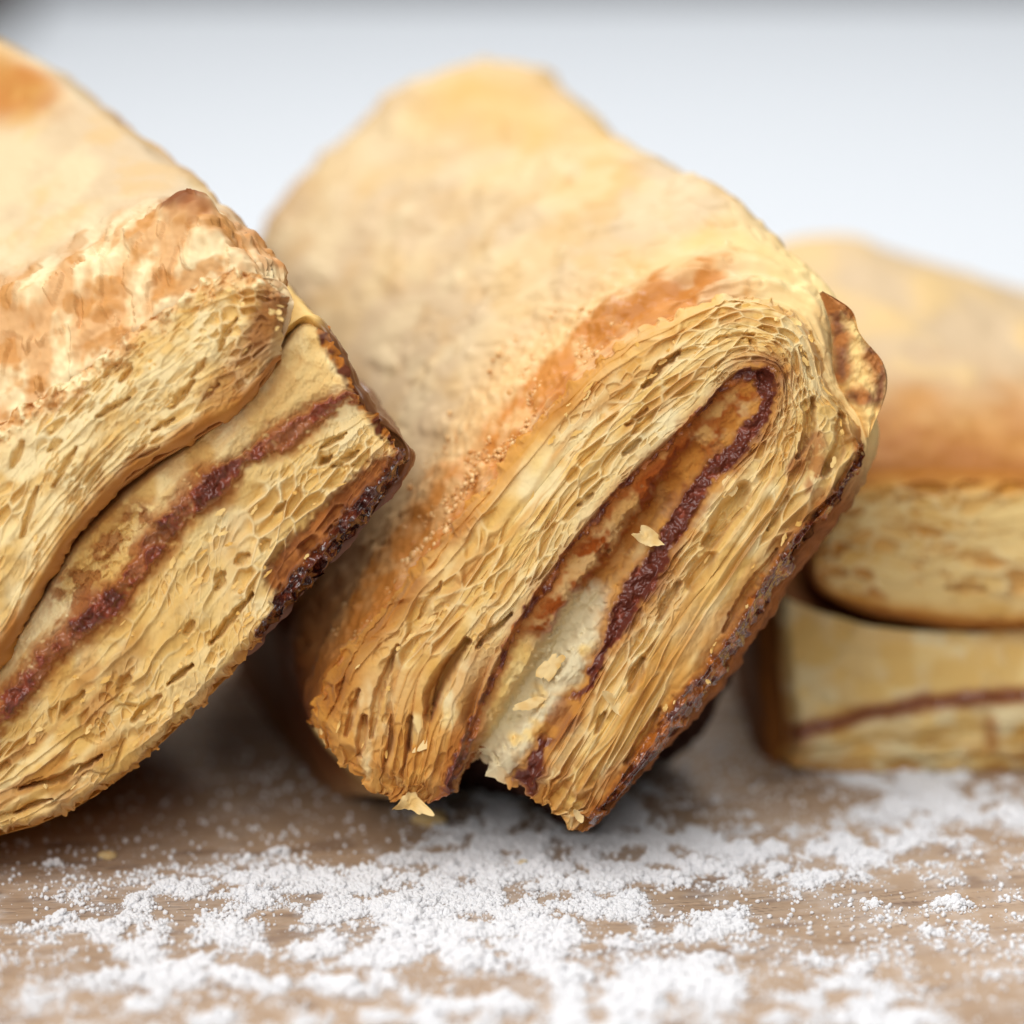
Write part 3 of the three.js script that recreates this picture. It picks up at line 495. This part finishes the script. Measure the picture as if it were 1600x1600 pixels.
// ================================================================ the pastry on the left
{
  const pl = plane(20, 0.22), O = stand(20, 1303, pl), root = thing('pastry', 'thick flaky pastry on the left with its rough browned upper fold and glossy jam tip', 'pastry', O, 'folded jam pastries on the board');
  // lower slab
  const A0 = [[-150, 1180], [-20, 1040], [45, 940], [112, 830], [198, 745], [300, 672], [395, 585], [460, 500], [503, 508]], AJ = [[-150, 1290], [-10, 1150], [60, 1065], [140, 985], [228, 875], [310, 778], [420, 692], [525, 632], [572, 632]], AB = [[-150, 1330], [0, 1305], [110, 1265], [200, 1205], [292, 1122], [370, 1040], [428, 975], [540, 850], [640, 715]];
  const mA = A0.map((p, i) => [lerp(p[0], AJ[i][0], 0.5), lerp(p[1], AJ[i][1], 0.5)]), mB = AJ.map((p, i) => [lerp(p[0], AB[i][0], 0.5), lerp(p[1], AB[i][1], 0.5)]);
  const jam = [[-60, 1180], [0, 1120], [40, 1070], [90, 1010], [135, 972], [180, 930], [225, 880], [265, 822], [310, 775], [370, 728], [430, 690], [490, 650], [540, 622], [572, 620]];
  const wet = [[642, 705], [625, 735], [585, 770], [545, 825], [505, 868], [462, 915], [428, 965], [412, 990]], amberZone = [[600, 745], [540, 800], [490, 850], [450, 900]];
  const rim = [[500, 508], [520, 545], [548, 590], [572, 625], [600, 665], [628, 700]], pocket = [[215, 815], [180, 850], [150, 890], [110, 930]];
  const slits = [[[[500, 700], [540, 678]], 6, 1.3], [[[520, 730], [560, 705]], 6, 1.3], [[[505, 725], [515, 715]], 8, 1.4], [[[395, 930], [360, 970], [330, 1005]], 8, 1.8], [[[300, 1040], [262, 1072]], 7, 1.8], [[[250, 1090], [210, 1125]], 9, 1.6], [[[350, 900], [338, 918]], 9, 1.3], [[[202, 1058], [190, 1078]], 13, 1.2], [[[130, 1085], [100, 1112]], 9, 1.2], [[[300, 975], [292, 992]], 8, 1], [[[160, 1180], [100, 1215], [30, 1235]], 6, 1.6], [[[125, 1195], [112, 1205]], 5, 1.4], [[[370, 880], [385, 868]], 11, 1.2], [[[410, 855], [418, 845]], 12, 1.2], [[[430, 800], [445, 785]], 8, 1.1], [[[80, 1250], [20, 1270]], 5, 1.2]];
  const at = faceGrid([A0, mA, AJ, mB, AB], pl, 1);
  const geos = surface(860, 360, at, (s, t, r) => {
    let x = r[3], y = r[4]; const wx = x + 8 * (fbm(x / 28, y / 28, 131) - 0.5) * 2 + 4 * (vn(x / 7, y / 7, 112) - 0.5) * 2, wy = y + 8 * (fbm(x / 28 + 40, y / 28, 133) - 0.5) * 2 + 4 * (vn(x / 7, y / 7, 113) - 0.5) * 2;
    const L = s * 80, T = t * 4, low = sstep(2.1, 2.7, T), left = 1 - sstep(80, 420, x);
    let h = 0, p = 0, c;
    const cA = crumbAt(L, T * 4.6, 53, 1.1, 1.1), pleat = leaves(L, T * 1.6, 57, 1.1), bm = 0, bA = cA, ls = cA;
    h += low * (cA.h * 1.05 + 0.5 * pleat.h * left); let hole = clamp(low * (cA.hole + .3 * pleat.hole * left));
    h += 0.08 * (fbm(x / 6, y / 6, 102, 3) - 0.5) * 2 + 0.7 * (fbm(x / 50, y / 50, 105) - 0.5) * 2 + (1 - low) * 0.35 * (fbm(x / 14, y / 14, 107, 3) - .5) * 2;
    h -= 5.5 * (1 - sstep(0, 0.55, T)) ; h += 1.2 * sstep(.4, 1.2, T) * (1 - sstep(1.5, 2.4, T)) ; h -= 2.0 * sstep(3.75, 4, T);
    const sd = slitDepth(slits, x + .5 * (wx - x), y + .5 * (wy - y)); h -= sd; hole = Math.max(hole, clamp(sd / 2));
    c = mix3(C.butter, C.pale, sstep(.3, .7, fbm(x / 60, y / 60, 144)) * 0.6 + .3 * (1 - ls.tone)); c = mix3(c, C.gold, .4 * low * sstep(.4, .8, ls.tone));
    c = mix3(c, C.gold, 0.85 * sstep(.38, .64, fbm(x / 45, y / 45, 146)) * lerp(.7, 1, left)); c = mix3(c, C.orange, .5 * sstep(.55, .7, fbm(L / 7, T * 2.4, 147, 3)) * lerp(.5, 1, left));
    c = mix3(c, C.pale, 0.5 * low * Math.max(cA.wall, cA.edge)); c = mix3(c, [.88, .59, .18], 0.75 * hole);  // amber in the hollows paints in light seeping through the dough
    c = mix3(c, C.amber, 0.55 * low * left * sstep(.4, .6, fbm(L / 6, T * 3, 149))); c = mix3(c, C.toast, 0.6 * left * low * sstep(.52, .7, fbm(L / 7, T * 4, 151)));
    c = mix3(c, C.toast, 0.55 * sstep(3.7, 3.97, T) * sstep(.3, .55, fbm(L / 5, T, 153)));
    c = mix3(c, [.62, .27, .05], 0.8 * sstep(3.82, 3.98, T));
    const pk = along(pocket, wx, wy); c = mix3(c, C.stain, 0.75 * (1 - sstep(15, 55, pk[0])) * sstep(.38, .58, fbm(x / 15, y / 15, 155))); h -= 1.6 * (1 - sstep(6, 34, pk[0])) * (0.3 + fbm(x / 10, y / 10, 156));
    c = mix3(c, C.toast, 0.9 * (1 - sstep(0.05, 0.45, T)) * left);
    const lumps = fbm(x / 10, y / 10, 190, 2), [dj, aj] = along(jam, wx, wy), wj = 25 - 14 * sstep(.55, .95, aj) + 22 * (vn(aj * 14, 3, 9) - .5);
    c = mix3(c, C.stain, 0.85 * (1 - sstep(wj * .8, wj * 1.9, dj)) * sstep(.2, .45, lumps + .1));
    if (dj < wj) { const q = (1 - sstep(.5, 1, dj / wj)) * (0.55 + .45 * sstep(.35, .6, fbm(x / 24, y / 24, 192))), dark = sstep(.42, .62, fbm(x / 30 + 2, y / 30, 193) * .6 + lumps * .45) * (1 - sstep(.62, .8, aj)); c = mix3(c, mix3(C.rose, C.jam, dark), q); h += q * (0.9 + 1.2 * (lumps - .5)); if (q > .45) p = 1; }
    const [dz] = along(amberZone, wx, wy); { const q = 1 - sstep(24, 42, dz); c = mix3(c, mix3([.30, .075, .012], C.stain, sstep(.4, .6, fbm(x / 12, y / 12, 195))), 0.92 * q); h -= 0.9 * q; h += q * 0.9 * (fbm(L / 4, T * 9, 196) - .5); }
    const [dw, aw] = along(wet, wx, wy), ww = 24 + 8 * (1 - aw) * (1 - sstep(0, .25, aw)) - 8 * sstep(.5, 1, aw); if (dw < ww) { const q = 1 - sstep(.6, 1, dw / ww); c = mix3(c, mix3(C.jam, C.jamDark, sstep(.35, .6, lumps)), q); h += q * (1.4 + 2.4 * (fbm(x / 15, y / 15, 197, 2) - .5)); if (q > .5) p = 2; }
    const [dm] = along(rim, wx, wy); if (dm < 20) { const q = 1 - sstep(5, 18, dm); c = mix3(c, mix3(C.toast, C.burnt, sstep(.35, .6, lumps)), q); h += 0.5 * q * (lumps - .4); }
    const rg = 0.9 * Math.max(sstep(3.7, 4, T), sstep(.97, 1, s));
    return { h, c, p, push: [rg * (fbm(x / 12, y / 12, 160, 3) - .5) * 2, rg * (fbm(x / 12, y / 12, 161, 3) - .5) * 2, 0] };
  }, O, pl.n, 1);
  part('lower_fold', geos.get(0), M.crumb, root, 'lower fold with open flaky crumb'); part('jam_line', geos.get(1), M.jam, root, 'wide reddish brown jam streak'); part('jam_edge', geos.get(2), M.wetJam, root, 'wet glossy dark jam at the tip and lower edge');
  // body behind the lower fold
  const loop = [...A0.slice(0, 8), [503, 508], [572, 630], [640, 715], ...AB.slice(0, 8).reverse()];
  const mv = (dx, dy, k = 1) => loop.map(([x, y]) => [640 + dx + (x - 640) * k, 700 + dy + (y - 700) * k]);
  const lowered = (pts, back) => pts.map(([x, y], i) => [x, i >= 11 ? Math.max(y, Math.min(floorY(20 - back) - 4, y + 260)) : y]);
  const lipL = loop.map(([x, y]) => [lerp(260, x, 0.96), lerp(900, y, 0.96)]);
  const bg = surface(420, 160, crustGrid([{ pts: lipL, back: 5.4 }, { pts: loop, back: 4 }, { pts: mv(-14, -18), back: 9 }, { pts: lowered(mv(-150, -170, .93), 34), back: 34 }, { pts: lowered(mv(-290, -300, .85), 60), back: 60 }, { pts: mv(-330, -290, .3), back: 66 }], pl), (s, t, r) => {
    const k = r[3], X = r[0] / MM, Y = r[1] / MM, Z = r[2] / MM, n = fbm(X / 2.2, Y / 2.2, Z / 2.2, 3), bot = sstep(9.6, 10.4, k), tip = sstep(7.6, 8.2, k) * (1 - sstep(12.5, 13.5, k));
    let c = mix3(C.crumb, C.gold, n); c = mix3(c, [.58, .25, .045], .9 * bot); c = mix3(c, mix3(C.burnt, C.jam, n), tip * .9); return { h: .35 * (n - .5) * 2 + tip * 1.1 * (n - .35), c, p: tip > .5 ? 1 : 0 };
  }, O, null, 1);
  part('underside', bg.get(0), M.crust, root, 'browned back and underside of the lower fold'); if (bg.get(1)) part('burnt_edge', bg.get(1), M.jam, root, 'dark burnt right edge of the lower fold');

  // upper slab, standing forward of the crease
  const U0 = [[-150, 770], [0, 655], [90, 600], [175, 540], [255, 478], [330, 432], [402, 424], [447, 464]], U2 = [[-150, 1170], [-10, 1050], [48, 948], [112, 845], [198, 752], [300, 690], [375, 640], [430, 566]];
  const u1 = U0.map((p, i) => [lerp(p[0], U2[i][0], 0.33), lerp(p[1], U2[i][1], 0.33)]), u15 = U0.map((p, i) => [lerp(p[0], U2[i][0], 0.7), lerp(p[1], U2[i][1], 0.7)]);
  const slU = [[[[368, 497], [352, 525], [345, 545]], 7, 1.6], [[[322, 560], [300, 590]], 6, 1.2], [[[300, 598], [268, 635]], 9, 1.6], [[[205, 575], [188, 595]], 8, 1.2], [[[180, 570], [165, 590]], 7, 1.1], [[[200, 622], [155, 650]], 6, 1.3], [[[270, 655], [240, 672]], 6, 1.3], [[[120, 700], [85, 760]], 6, 1.2], [[[60, 760], [35, 840]], 6, 1.2], [[[95, 690], [75, 705]], 7, 1], [[[35, 690], [20, 730]], 8, 1.2], [[[250, 700], [215, 715]], 4, 1], [[[340, 600], [318, 625]], 5, .9]];
  const atU = faceGrid([U0, u1, u15, U2], pl, -3);
  const gu = surface(780, 300, atU, (s, t, r) => {
    let x = r[3], y = r[4]; const wx = x + 7 * (fbm(x / 28, y / 28, 231) - 0.5) * 2 + 3 * (vn(x / 7, y / 7, 212) - .5) * 2, wy = y + 7 * (fbm(x / 28 + 40, y / 28, 233) - 0.5) * 2 + 3 * (vn(x / 7, y / 7, 213) - .5) * 2;
    const L = s * 62, T = t * 3; let h = 0, c;
    const cA = crumbAt(L, T * 5.2, 63, 0.9, 1), ls = cA, zone = sstep(.2, .6, T) * (1 - sstep(2.45, 2.7, T)) * (0.45 + .55 * sstep(0.25, .5, fbm(L / 16, T * .8, 71)));
    h += zone * cA.h; let hole = clamp(zone * cA.hole);
    h += .07 * (fbm(x / 5, y / 5, 202, 3) - .5) * 2 + .9 * (fbm(x / 45, y / 45, 205) - .5) * 2;
    h += -1.2 * (1 - sstep(0, .35, T)) - 4.0 * sstep(2.55, 3, T) ** 2 + .7 * Math.exp(-(((T - 1.5) / .9) ** 2)) - 2.5 * sstep(.95, 1, s) ** 1.5;
    const sd = slitDepth(slU, x + .5 * (wx - x), y + .5 * (wy - y)); h -= sd; hole = Math.max(hole, clamp(sd / 2));
    c = mix3(C.butter, C.pale, .3 + .4 * sstep(.3, .65, fbm(x / 55, y / 55, 244)) + .3 * (1 - ls.tone)); c = mix3(c, C.gold, .35 * sstep(.45, .85, ls.tone)); c = mix3(c, C.gold, .7 * sstep(.46, .7, fbm(x / 36, y / 36, 246)));
    c = mix3(c, [.88, .59, .18], .75 * hole); c = mix3(c, C.pale, .45 * Math.max(cA.wall, cA.edge) * zone);  // hollows brightened in colour, as if light came through the layers
    { const e = (1 - sstep(.05, .75, T + .7 * (fbm(x / 22, y / 22, 247) - .5))), nn = fbm(x / 11, y / 11, 245, 3); h += e * 1.6 * (nn - .5) * 2; c = mix3(c, mix3([.74, .44, .19], C.pale, sstep(.45, .65, nn)), .9 * e); c = mix3(c, [.58, .26, .06], .75 * e * sstep(.5, .64, fbm(x / 15, y / 15, 248, 3))); }
    c = mix3(c, [.60, .26, .045], .92 * sstep(2.36, 2.72, T + .35 * (fbm(L / 3, T, 249) - .5))); c = mix3(c, C.toast, .75 * sstep(2.35, 2.6, T) * (1 - sstep(2.62, 2.95, T)) * sstep(.3, .6, fbm(L / 5, 1, 250)));
    c = mix3(c, C.burnt, .75 * (1 - sstep(8, 30, along([[432, 478], [418, 505], [408, 525]], wx, wy)[0]))); c = mix3(c, C.toast, .6 * (1 - sstep(10, 40, along([[425, 480], [400, 545], [340, 620]], wx, wy)[0])));
    const rg = 0.9 * Math.max(0.8 * sstep(2.75, 3, T), 0.7 * sstep(.96, 1, s), 1 - sstep(0, .3, T));
    return { h, c, p: 0, push: [rg * (fbm(x / 24, y / 24, 260, 3) - .5) * 2, rg * (fbm(x / 24, y / 24, 261, 3) - .5) * 2, 0] };
  }, O, pl.n, 1);
  part('upper_fold', gu.get(0), M.crumb, root, 'upper fold with pale fine layers and an orange lower rim');
  const uloop = [...U0, ...[...U2].reverse()];
  const bandRow = [[-150, 610], [0, 492], [80, 455], [150, 418], [225, 372], [290, 335], [345, 355], [428, 425]];
  const tail = [...U2].reverse(), back = (dx, dy, k = 1, ty = 0) => bandRow.map(([x, y]) => [428 + dx + (x - 428) * k, 425 + dy + (y - 425) * k]).concat(tail.map(([x, y]) => [446 + dx * 1.0 + (x - 446) * k, 500 + dy + (y - 500) * k * .8]));
  const lipU = uloop.map(([x, y], i) => i < 8 ? [lerp(U2[i][0], x, .9), lerp(U2[i][1], y, .9)] : [x - 3, y - 14]);
  const secs = [{ pts: lipU, back: 1.5 }, { pts: uloop, back: 0.4 }, { pts: bandRow.concat(tail.map(([x, y]) => [x - 4, y - 12])), back: 6 }, { pts: back(-70, -75, .99), back: 16 }, { pts: back(-178, -180, .96), back: 32 }, { pts: back(-300, -268, .92), back: 50 }, { pts: back(-425, -318, .86), back: 66 }, { pts: back(-470, -310, .5), back: 74 }];
  secs[3].pts[5] = [225, 285]; secs[3].pts[6] = [290, 288]; secs[3].pts[7] = [368, 345];
  const cu = surface(640, 280, crustGrid(secs, pl, 1.45), (s, t, r) => {
    const k = r[3], z = r[4], X = r[0] / MM, Y = r[1] / MM, Z = r[2] / MM, topside = 1 - sstep(7, 7.8, k), rough = sstep(.6, 1.1, z) * (1 - sstep(2.15, 2.7, z + .5 * (fbm(X / 3, Y / 3, Z / 3) - .5))) * topside;
    const n = fbm(X / 2, Y / 2, Z / 2, 3);
    let h = (.45 + 1.1 * sstep(5.6, 6.8, k) * topside) * (fbm(X / 6, Y / 6, Z / 6, 3) - .5) * 2 + .1 * (fbm(X / .8, Y / .8, Z / .8, 2) - .5) * 2;
    const [f1, , id] = cells((X + .4 * Y) / 1.7 + n, (Z + Y) / 1.1 + n, 77); const plate = Math.floor(3 * fbm(X / 4, (Y + Z) / 2, Z / 9, 3) + id) / 3;
    h += rough * (1.1 * (plate - .4) + .9 * (n - .5) * 2 + .1 * (1 - sstep(0, .7, f1))); h += 0.8 * topside * Math.exp(-(((z - 2.05) / .25) ** 2));
    h += 1.6 * topside * Math.exp(-(((k - 5.3) / .6) ** 2 + ((z - 1.8) / .5) ** 2));
    let c = mix3(C.top, C.pale, .55 * sstep(.4, .65, fbm(X / 8, Y / 8, Z / 8)));
    c = mix3(c, mix3([.72, .40, .16], C.pale, sstep(.4, .68, fbm(X / 2.6 + 8, (Y + Z) / 1.7, Z / 4, 4))), .9 * rough);
    c = mix3(c, [.58, .26, .06], .75 * rough * sstep(.52, .66, fbm(X / 2.4, Y / 2.4, Z / 2.4, 3)));
    c = mix3(c, [.34, .10, .02], .9 * (1 - sstep(.35, .95, Math.hypot((k - 5.1) / .7, (z - 2.15) / .5) + .9 * (n - .5))) ); c = mix3(c, C.burnt, .5 * (1 - sstep(.2, .6, Math.hypot((k - 5.0) / .6, (z - 2.1) / .35) + .9 * (fbm(X / 1.3, Y / 1.3, Z / 1.3) - .5))));
    c = mix3(c, C.toast, .6 * topside * sstep(5.9, 6.8, k) * sstep(.45, .6, n) * (1 - sstep(2.4, 3.4, z)));
    c = mix3(c, [.60, .235, .035], .95 * (1 - sstep(.35, 1.05, Math.hypot((k - 4.3) / 1.25, (z - 4.5) / .7) + .7 * (fbm(X / 9, Y / 9, Z / 9, 3) - .5)))); c = mix3(c, C.burnt, .9 * sstep(5.3, 5.8, z)); c = mix3(c, C.orange, .6 * sstep(5.9, 7, k + .6 * (n - .5)) * topside * sstep(2.6, 3.2, z)); c = mix3(c, C.gold, .35 * topside * sstep(.5, .7, fbm(X / 5, Y / 5, Z / 5 + 3, 3)) * sstep(2.4, 3, z));
    const under = sstep(7.4, 8.4, k); c = mix3(c, [.56, .24, .045], .85 * under);
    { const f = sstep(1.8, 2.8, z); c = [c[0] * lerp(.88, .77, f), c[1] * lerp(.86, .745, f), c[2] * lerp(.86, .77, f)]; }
    return { h: h * lerp(.5, 1, sstep(0, .4, z)), c, p: rough > .3 ? 1 : 0 };
  }, O, null, 1);
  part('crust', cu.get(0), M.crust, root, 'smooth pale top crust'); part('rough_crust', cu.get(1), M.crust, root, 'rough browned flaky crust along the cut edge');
  const sl = []; for (let i = 0; i < 90; i++) { const up = rnd() < .45, f = up ? atU : at, s = .2 + .78 * rnd(), t = up ? .12 + .6 * rnd() : .58 + .36 * rnd(), a = f(s, t), b = f(Math.min(1, s + .01), t); if (a[3] < -10) continue; sl.push([a[3], a[4], Math.atan2(-(b[4] - a[4]), b[3] - a[3]) + (rnd() - .5) * .8, .4 + 1.0 * rnd(), .15 + .4 * rnd(), (up ? 3 : -1) + .15 + .5 * rnd(), mix3(C.butter, C.gold, rnd())]); }
  slivers(sl, pl, O, root);
}

// ================================================================ the pastry on the right
{
  const pl = plane(-19, 0.08), O = stand(1400, 1216, pl), root = thing('pastry', 'pale folded pastry lying flat on the right behind the middle one', 'pastry', O, 'folded jam pastries on the board');
  const R0 = [[1266, 850], [1288, 788], [1345, 748], [1430, 738], [1520, 738], [1620, 742], [1780, 748]], R2 = [[1266, 882], [1284, 926], [1340, 957], [1422, 978], [1512, 990], [1620, 990], [1780, 986]];
  const r1 = R0.map((p, i) => [lerp(p[0], R2[i][0], .5), lerp(p[1], R2[i][1], .5)]);
  const gu = surface(420, 200, faceGrid([R0, r1, R2], pl, -2), (s, t, r) => {
    const x = r[3], y = r[4], L = s * 40, T = t * 2, b = crumbAt(L * .8, T * 5.5, 301, .9, 1.2), ls = b, rim = Math.min(sstep(0, .3, T), 1 - sstep(1.7, 2, T), sstep(.01, .1, s)), rimC = Math.min(sstep(0, .5, T), 1 - sstep(1.45, 1.95, T), sstep(.01, .16, s));
    const h = rim * b.h - 2.4 * (1 - rim) ** 1.4 + 1.6 * Math.sin(Math.PI * clamp(T / 2)) + 1.1 * (fbm(x / 60, y / 50, 309) - .5) + .5 * (fbm(x / 30, y / 30, 305) - .5) - slitDepth([[[[1480, 915], [1535, 918]], 10, 1.6], [[[1400, 780], [1440, 778]], 8, 1.2]], x, y);
    let c = mix3(C.butter, C.gold, .8 * sstep(.36, .66, fbm(x / 60, y / 45, 306, 2))); c = mix3(c, C.pale, .6 * b.wall); c = mix3(c, C.orange, .6 * b.hole); c = mix3(c, C.orange, .9 * (1 - sstep(.3, .98, rimC + .4 * (fbm(x / 40, y / 40, 308) - .5))));
    c = mix3(c, C.toast, .85 * (1 - sstep(0.1, .55, rimC + .5 * (fbm(x / 25, y / 25, 307) - .5)))); return { h, c };
  }, O, pl.n, 1);
  part('upper_fold', gu.get(0), M.crumb, root, 'upper fold with golden open crumb');
  const loop = [...R0, ...[...R2].reverse()], lipR = loop.map(([x, y]) => [lerp(1500, x, .985), lerp(865, y, .96)]);
  const S2 = [[1262, 850], [1275, 770], [1325, 700], [1420, 680], [1520, 690], [1620, 700], [1780, 710]], S3 = [[1235, 760], [1240, 680], [1290, 600], [1400, 575], [1510, 585], [1620, 600], [1780, 620]], S4 = [[1175, 640], [1185, 560], [1230, 480], [1350, 450], [1480, 470], [1610, 500], [1780, 540]], S5 = [[1120, 560], [1140, 470], [1200, 390], [1310, 372], [1440, 405], [1580, 448], [1780, 500]], S6 = [[1140, 560], [1160, 480], [1215, 420], [1310, 395], [1440, 425], [1580, 470], [1780, 520]];
  const low = [...R2].reverse(), rows = [S2, S3, S4, S5, S6].map((S, q) => S.concat(low.map(([x, y]) => [x - [6, 30, 80, 130, 110][q], y - [8, 60, 150, 230, 250][q]])));
  const cr_ = surface(420, 200, crustGrid([{ pts: lipR.map(([x, y]) => [lerp(1500, x, .97), lerp(865, y, .9)]), back: 2.5 }, { pts: loop.map(([x, y], i) => i < 7 ? [x, y + 4] : [x, y - 8]), back: 1 }, { pts: rows[0], back: 6.5 }, { pts: rows[1], back: 20 }, { pts: rows[2], back: 40 }, { pts: rows[3], back: 58 }, { pts: rows[4], back: 64 }], pl, 1.4), (s, t, r) => {
    const k = r[3], z = r[4], X = r[0] / MM, Y = r[1] / MM, Z = r[2] / MM, n = fbm(X / 6, Y / 6, Z / 6, 3), top = 1 - sstep(6.3, 7.2, k);
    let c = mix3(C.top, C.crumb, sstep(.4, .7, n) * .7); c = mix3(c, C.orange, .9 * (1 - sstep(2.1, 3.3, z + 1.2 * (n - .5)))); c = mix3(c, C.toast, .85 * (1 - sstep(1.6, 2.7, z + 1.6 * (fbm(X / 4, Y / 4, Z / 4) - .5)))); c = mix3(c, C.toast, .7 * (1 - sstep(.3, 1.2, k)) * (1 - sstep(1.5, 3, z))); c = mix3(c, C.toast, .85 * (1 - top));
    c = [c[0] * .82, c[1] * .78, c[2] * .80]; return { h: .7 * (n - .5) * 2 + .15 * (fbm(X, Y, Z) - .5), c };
  }, O, null, 1);
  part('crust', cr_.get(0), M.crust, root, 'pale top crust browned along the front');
  // lower fold
  const B0 = [[1205, 925], [1255, 950], [1330, 974], [1420, 988], [1510, 992], [1620, 988], [1780, 982]], BJ = [[1228, 1148], [1272, 1130], [1350, 1110], [1440, 1088], [1520, 1082], [1620, 1075], [1780, 1065]], B2 = [[1216, 1196], [1258, 1206], [1340, 1212], [1430, 1215], [1520, 1216], [1620, 1216], [1780, 1214]];
  const b1 = B0.map((p, i) => [lerp(p[0], BJ[i][0], .5), lerp(p[1], BJ[i][1], .5)]), b2 = BJ.map((p, i) => [lerp(p[0], B2[i][0], .5), lerp(p[1], B2[i][1], .5)]);
  const gl = surface(400, 200, faceGrid([B0, b1, BJ, b2, B2], pl, -1), (s, t, r) => {
    const x = r[3], y = r[4], L = s * 40, T = t * 4, n = fbm(x / 30, y / 30, 321, 3), lowz = sstep(2.2, 2.6, T), ls = leaves(L, T * 2.5, 323, 1);
    let h = 2.2 * Math.sin(Math.PI * clamp((T - .6) / 3.4)) + 1.2 * (fbm(x / 80, y / 60, 327) - .5) * 2 + .5 * (n - .5) * 2 + lowz * .8 * ls.h - 1.2 * (1 - sstep(0, .8, T)) - 1.5 * sstep(3.7, 4, T) - 3 * (1 - sstep(0, .12, s)), p = 0;
    let c = mix3(C.butter, C.pale, sstep(.35, .6, n)); c = mix3(c, C.gold, .6 * sstep(.45, .7, fbm(x / 70, y / 50, 326, 2))); c = mix3(c, C.gold, .6 * lowz * sstep(.4, .6, fbm(x / 40, y / 14, 325))); c = mix3(c, C.toast, .6 * sstep(3.5, 4, T)); c = mix3(c, C.toast, .8 * lowz * (1 - sstep(.02, .22, s)) * sstep(.3, .6, n + .1));
    const [d] = along(BJ, x, y + 8 * (n - .5) * 2); c = mix3(c, C.stain, .8 * (1 - sstep(8, 24, d))); if (d < 13) { const q = 1 - sstep(5, 13, d); c = mix3(c, [.16, .035, .012], q * .85); if (q > .5) p = 1; }
    c = mix3(c, C.toast, .7 * (1 - sstep(4, 18, along([[1542, 1120], [1546, 1160]], x, y)[0])));
    c = mix3(c, C.toast, .85 * (1 - sstep(.0, .10, s + .1 * (n - .5)))); c = mix3(c, C.orange, .7 * sstep(2.8, 3.6, T) * sstep(.4, .6, fbm(x / 30, y / 20, 328))); return { h, c, p };
  }, O, pl.n, 1);
  part('lower_fold', gl.get(0), M.crumb, root, 'smooth pale lower fold'); part('jam_line', gl.get(1), M.jam, root, 'thin brown jam line');
  const ll = [...B0, ...[...B2].reverse(), [1222, 1150]], mvR = (dx, dy, k) => ll.map(([x, y]) => [1500 + dx + (x - 1500) * k, 1100 + dy + (y - 1100) * k]);
  const bl = surface(300, 100, crustGrid([{ pts: ll.map(([x, y]) => [lerp(1500, x, .985), lerp(1100, y, .97)]), back: 0.5 }, { pts: ll, back: 1.4 }, { pts: mvR(-32, -12, 1.02), back: 7 }, { pts: mvR(-75, -110, .98), back: 30 }, { pts: mvR(-110, -200, .9), back: 56 }, { pts: mvR(-110, -200, .4), back: 58 }], pl), (s, t, r) => {
    const X = r[0] / MM, Y = r[1] / MM, Z = r[2] / MM, n = fbm(X / 3, Y / 3, Z / 3, 3); return { h: .4 * (n - .5) * 2, c: mix3([.16, .05, .012], [.34, .12, .022], n) };
  }, O, null, 1);
  part('underside', bl.get(0), M.crust, root, 'browned side and underside of the lower fold');
}

// ================================================================ crumbs fallen on the board
{
  const ground = { q: new THREE.Vector3(0, 0, 0), n: new THREE.Vector3(0, 1, 0) };
  const crumb = (x, y, r, k, label) => {
    const g = new THREE.IcosahedronGeometry(1, 4), p = g.attributes.position, col = [];
    for (let i = 0; i < p.count; i++) { const a = p.getX(i), b = p.getY(i), c = p.getZ(i), q = .6 + .75 * fbm(a * 1.3 + k, b * 1.3 + k, c * 1.3, 4); p.setXYZ(i, a * q * r * MM * 1.3, b * q * r * MM * .55, c * q * r * MM); col.push(...mix3(C.pale, C.gold, fbm(a * 2 + k, b * 2, c * 2, 3) * .8)); }
    g.setAttribute('color', new THREE.Float32BufferAttribute(col, 3)); g.computeVertexNormals();
    const m = new THREE.Mesh(g, M.crumb), s = stand(x, y, ground); m.name = numbered('pastry_crumb'); m.position.set(s[0], r * .4 * MM, s[2]); m.castShadow = m.receiveShadow = true; scene.add(m);
    m.userData = { label, category: 'crumb' };
  };
  crumb(673, 1286, 1.5, 2.2, 'pale yellow crumb on the sugar just under the bottom tip of the middle pastry');
  crumb(815, 1352, 0.6, 5.2, 'tiny yellow crumb on the thickest sugar in front of the middle pastry');
  crumb(168, 1340, 0.8, 7.7, 'small tan crumb on the board in front of the left pastry');
}
renderer.render(scene, camera);
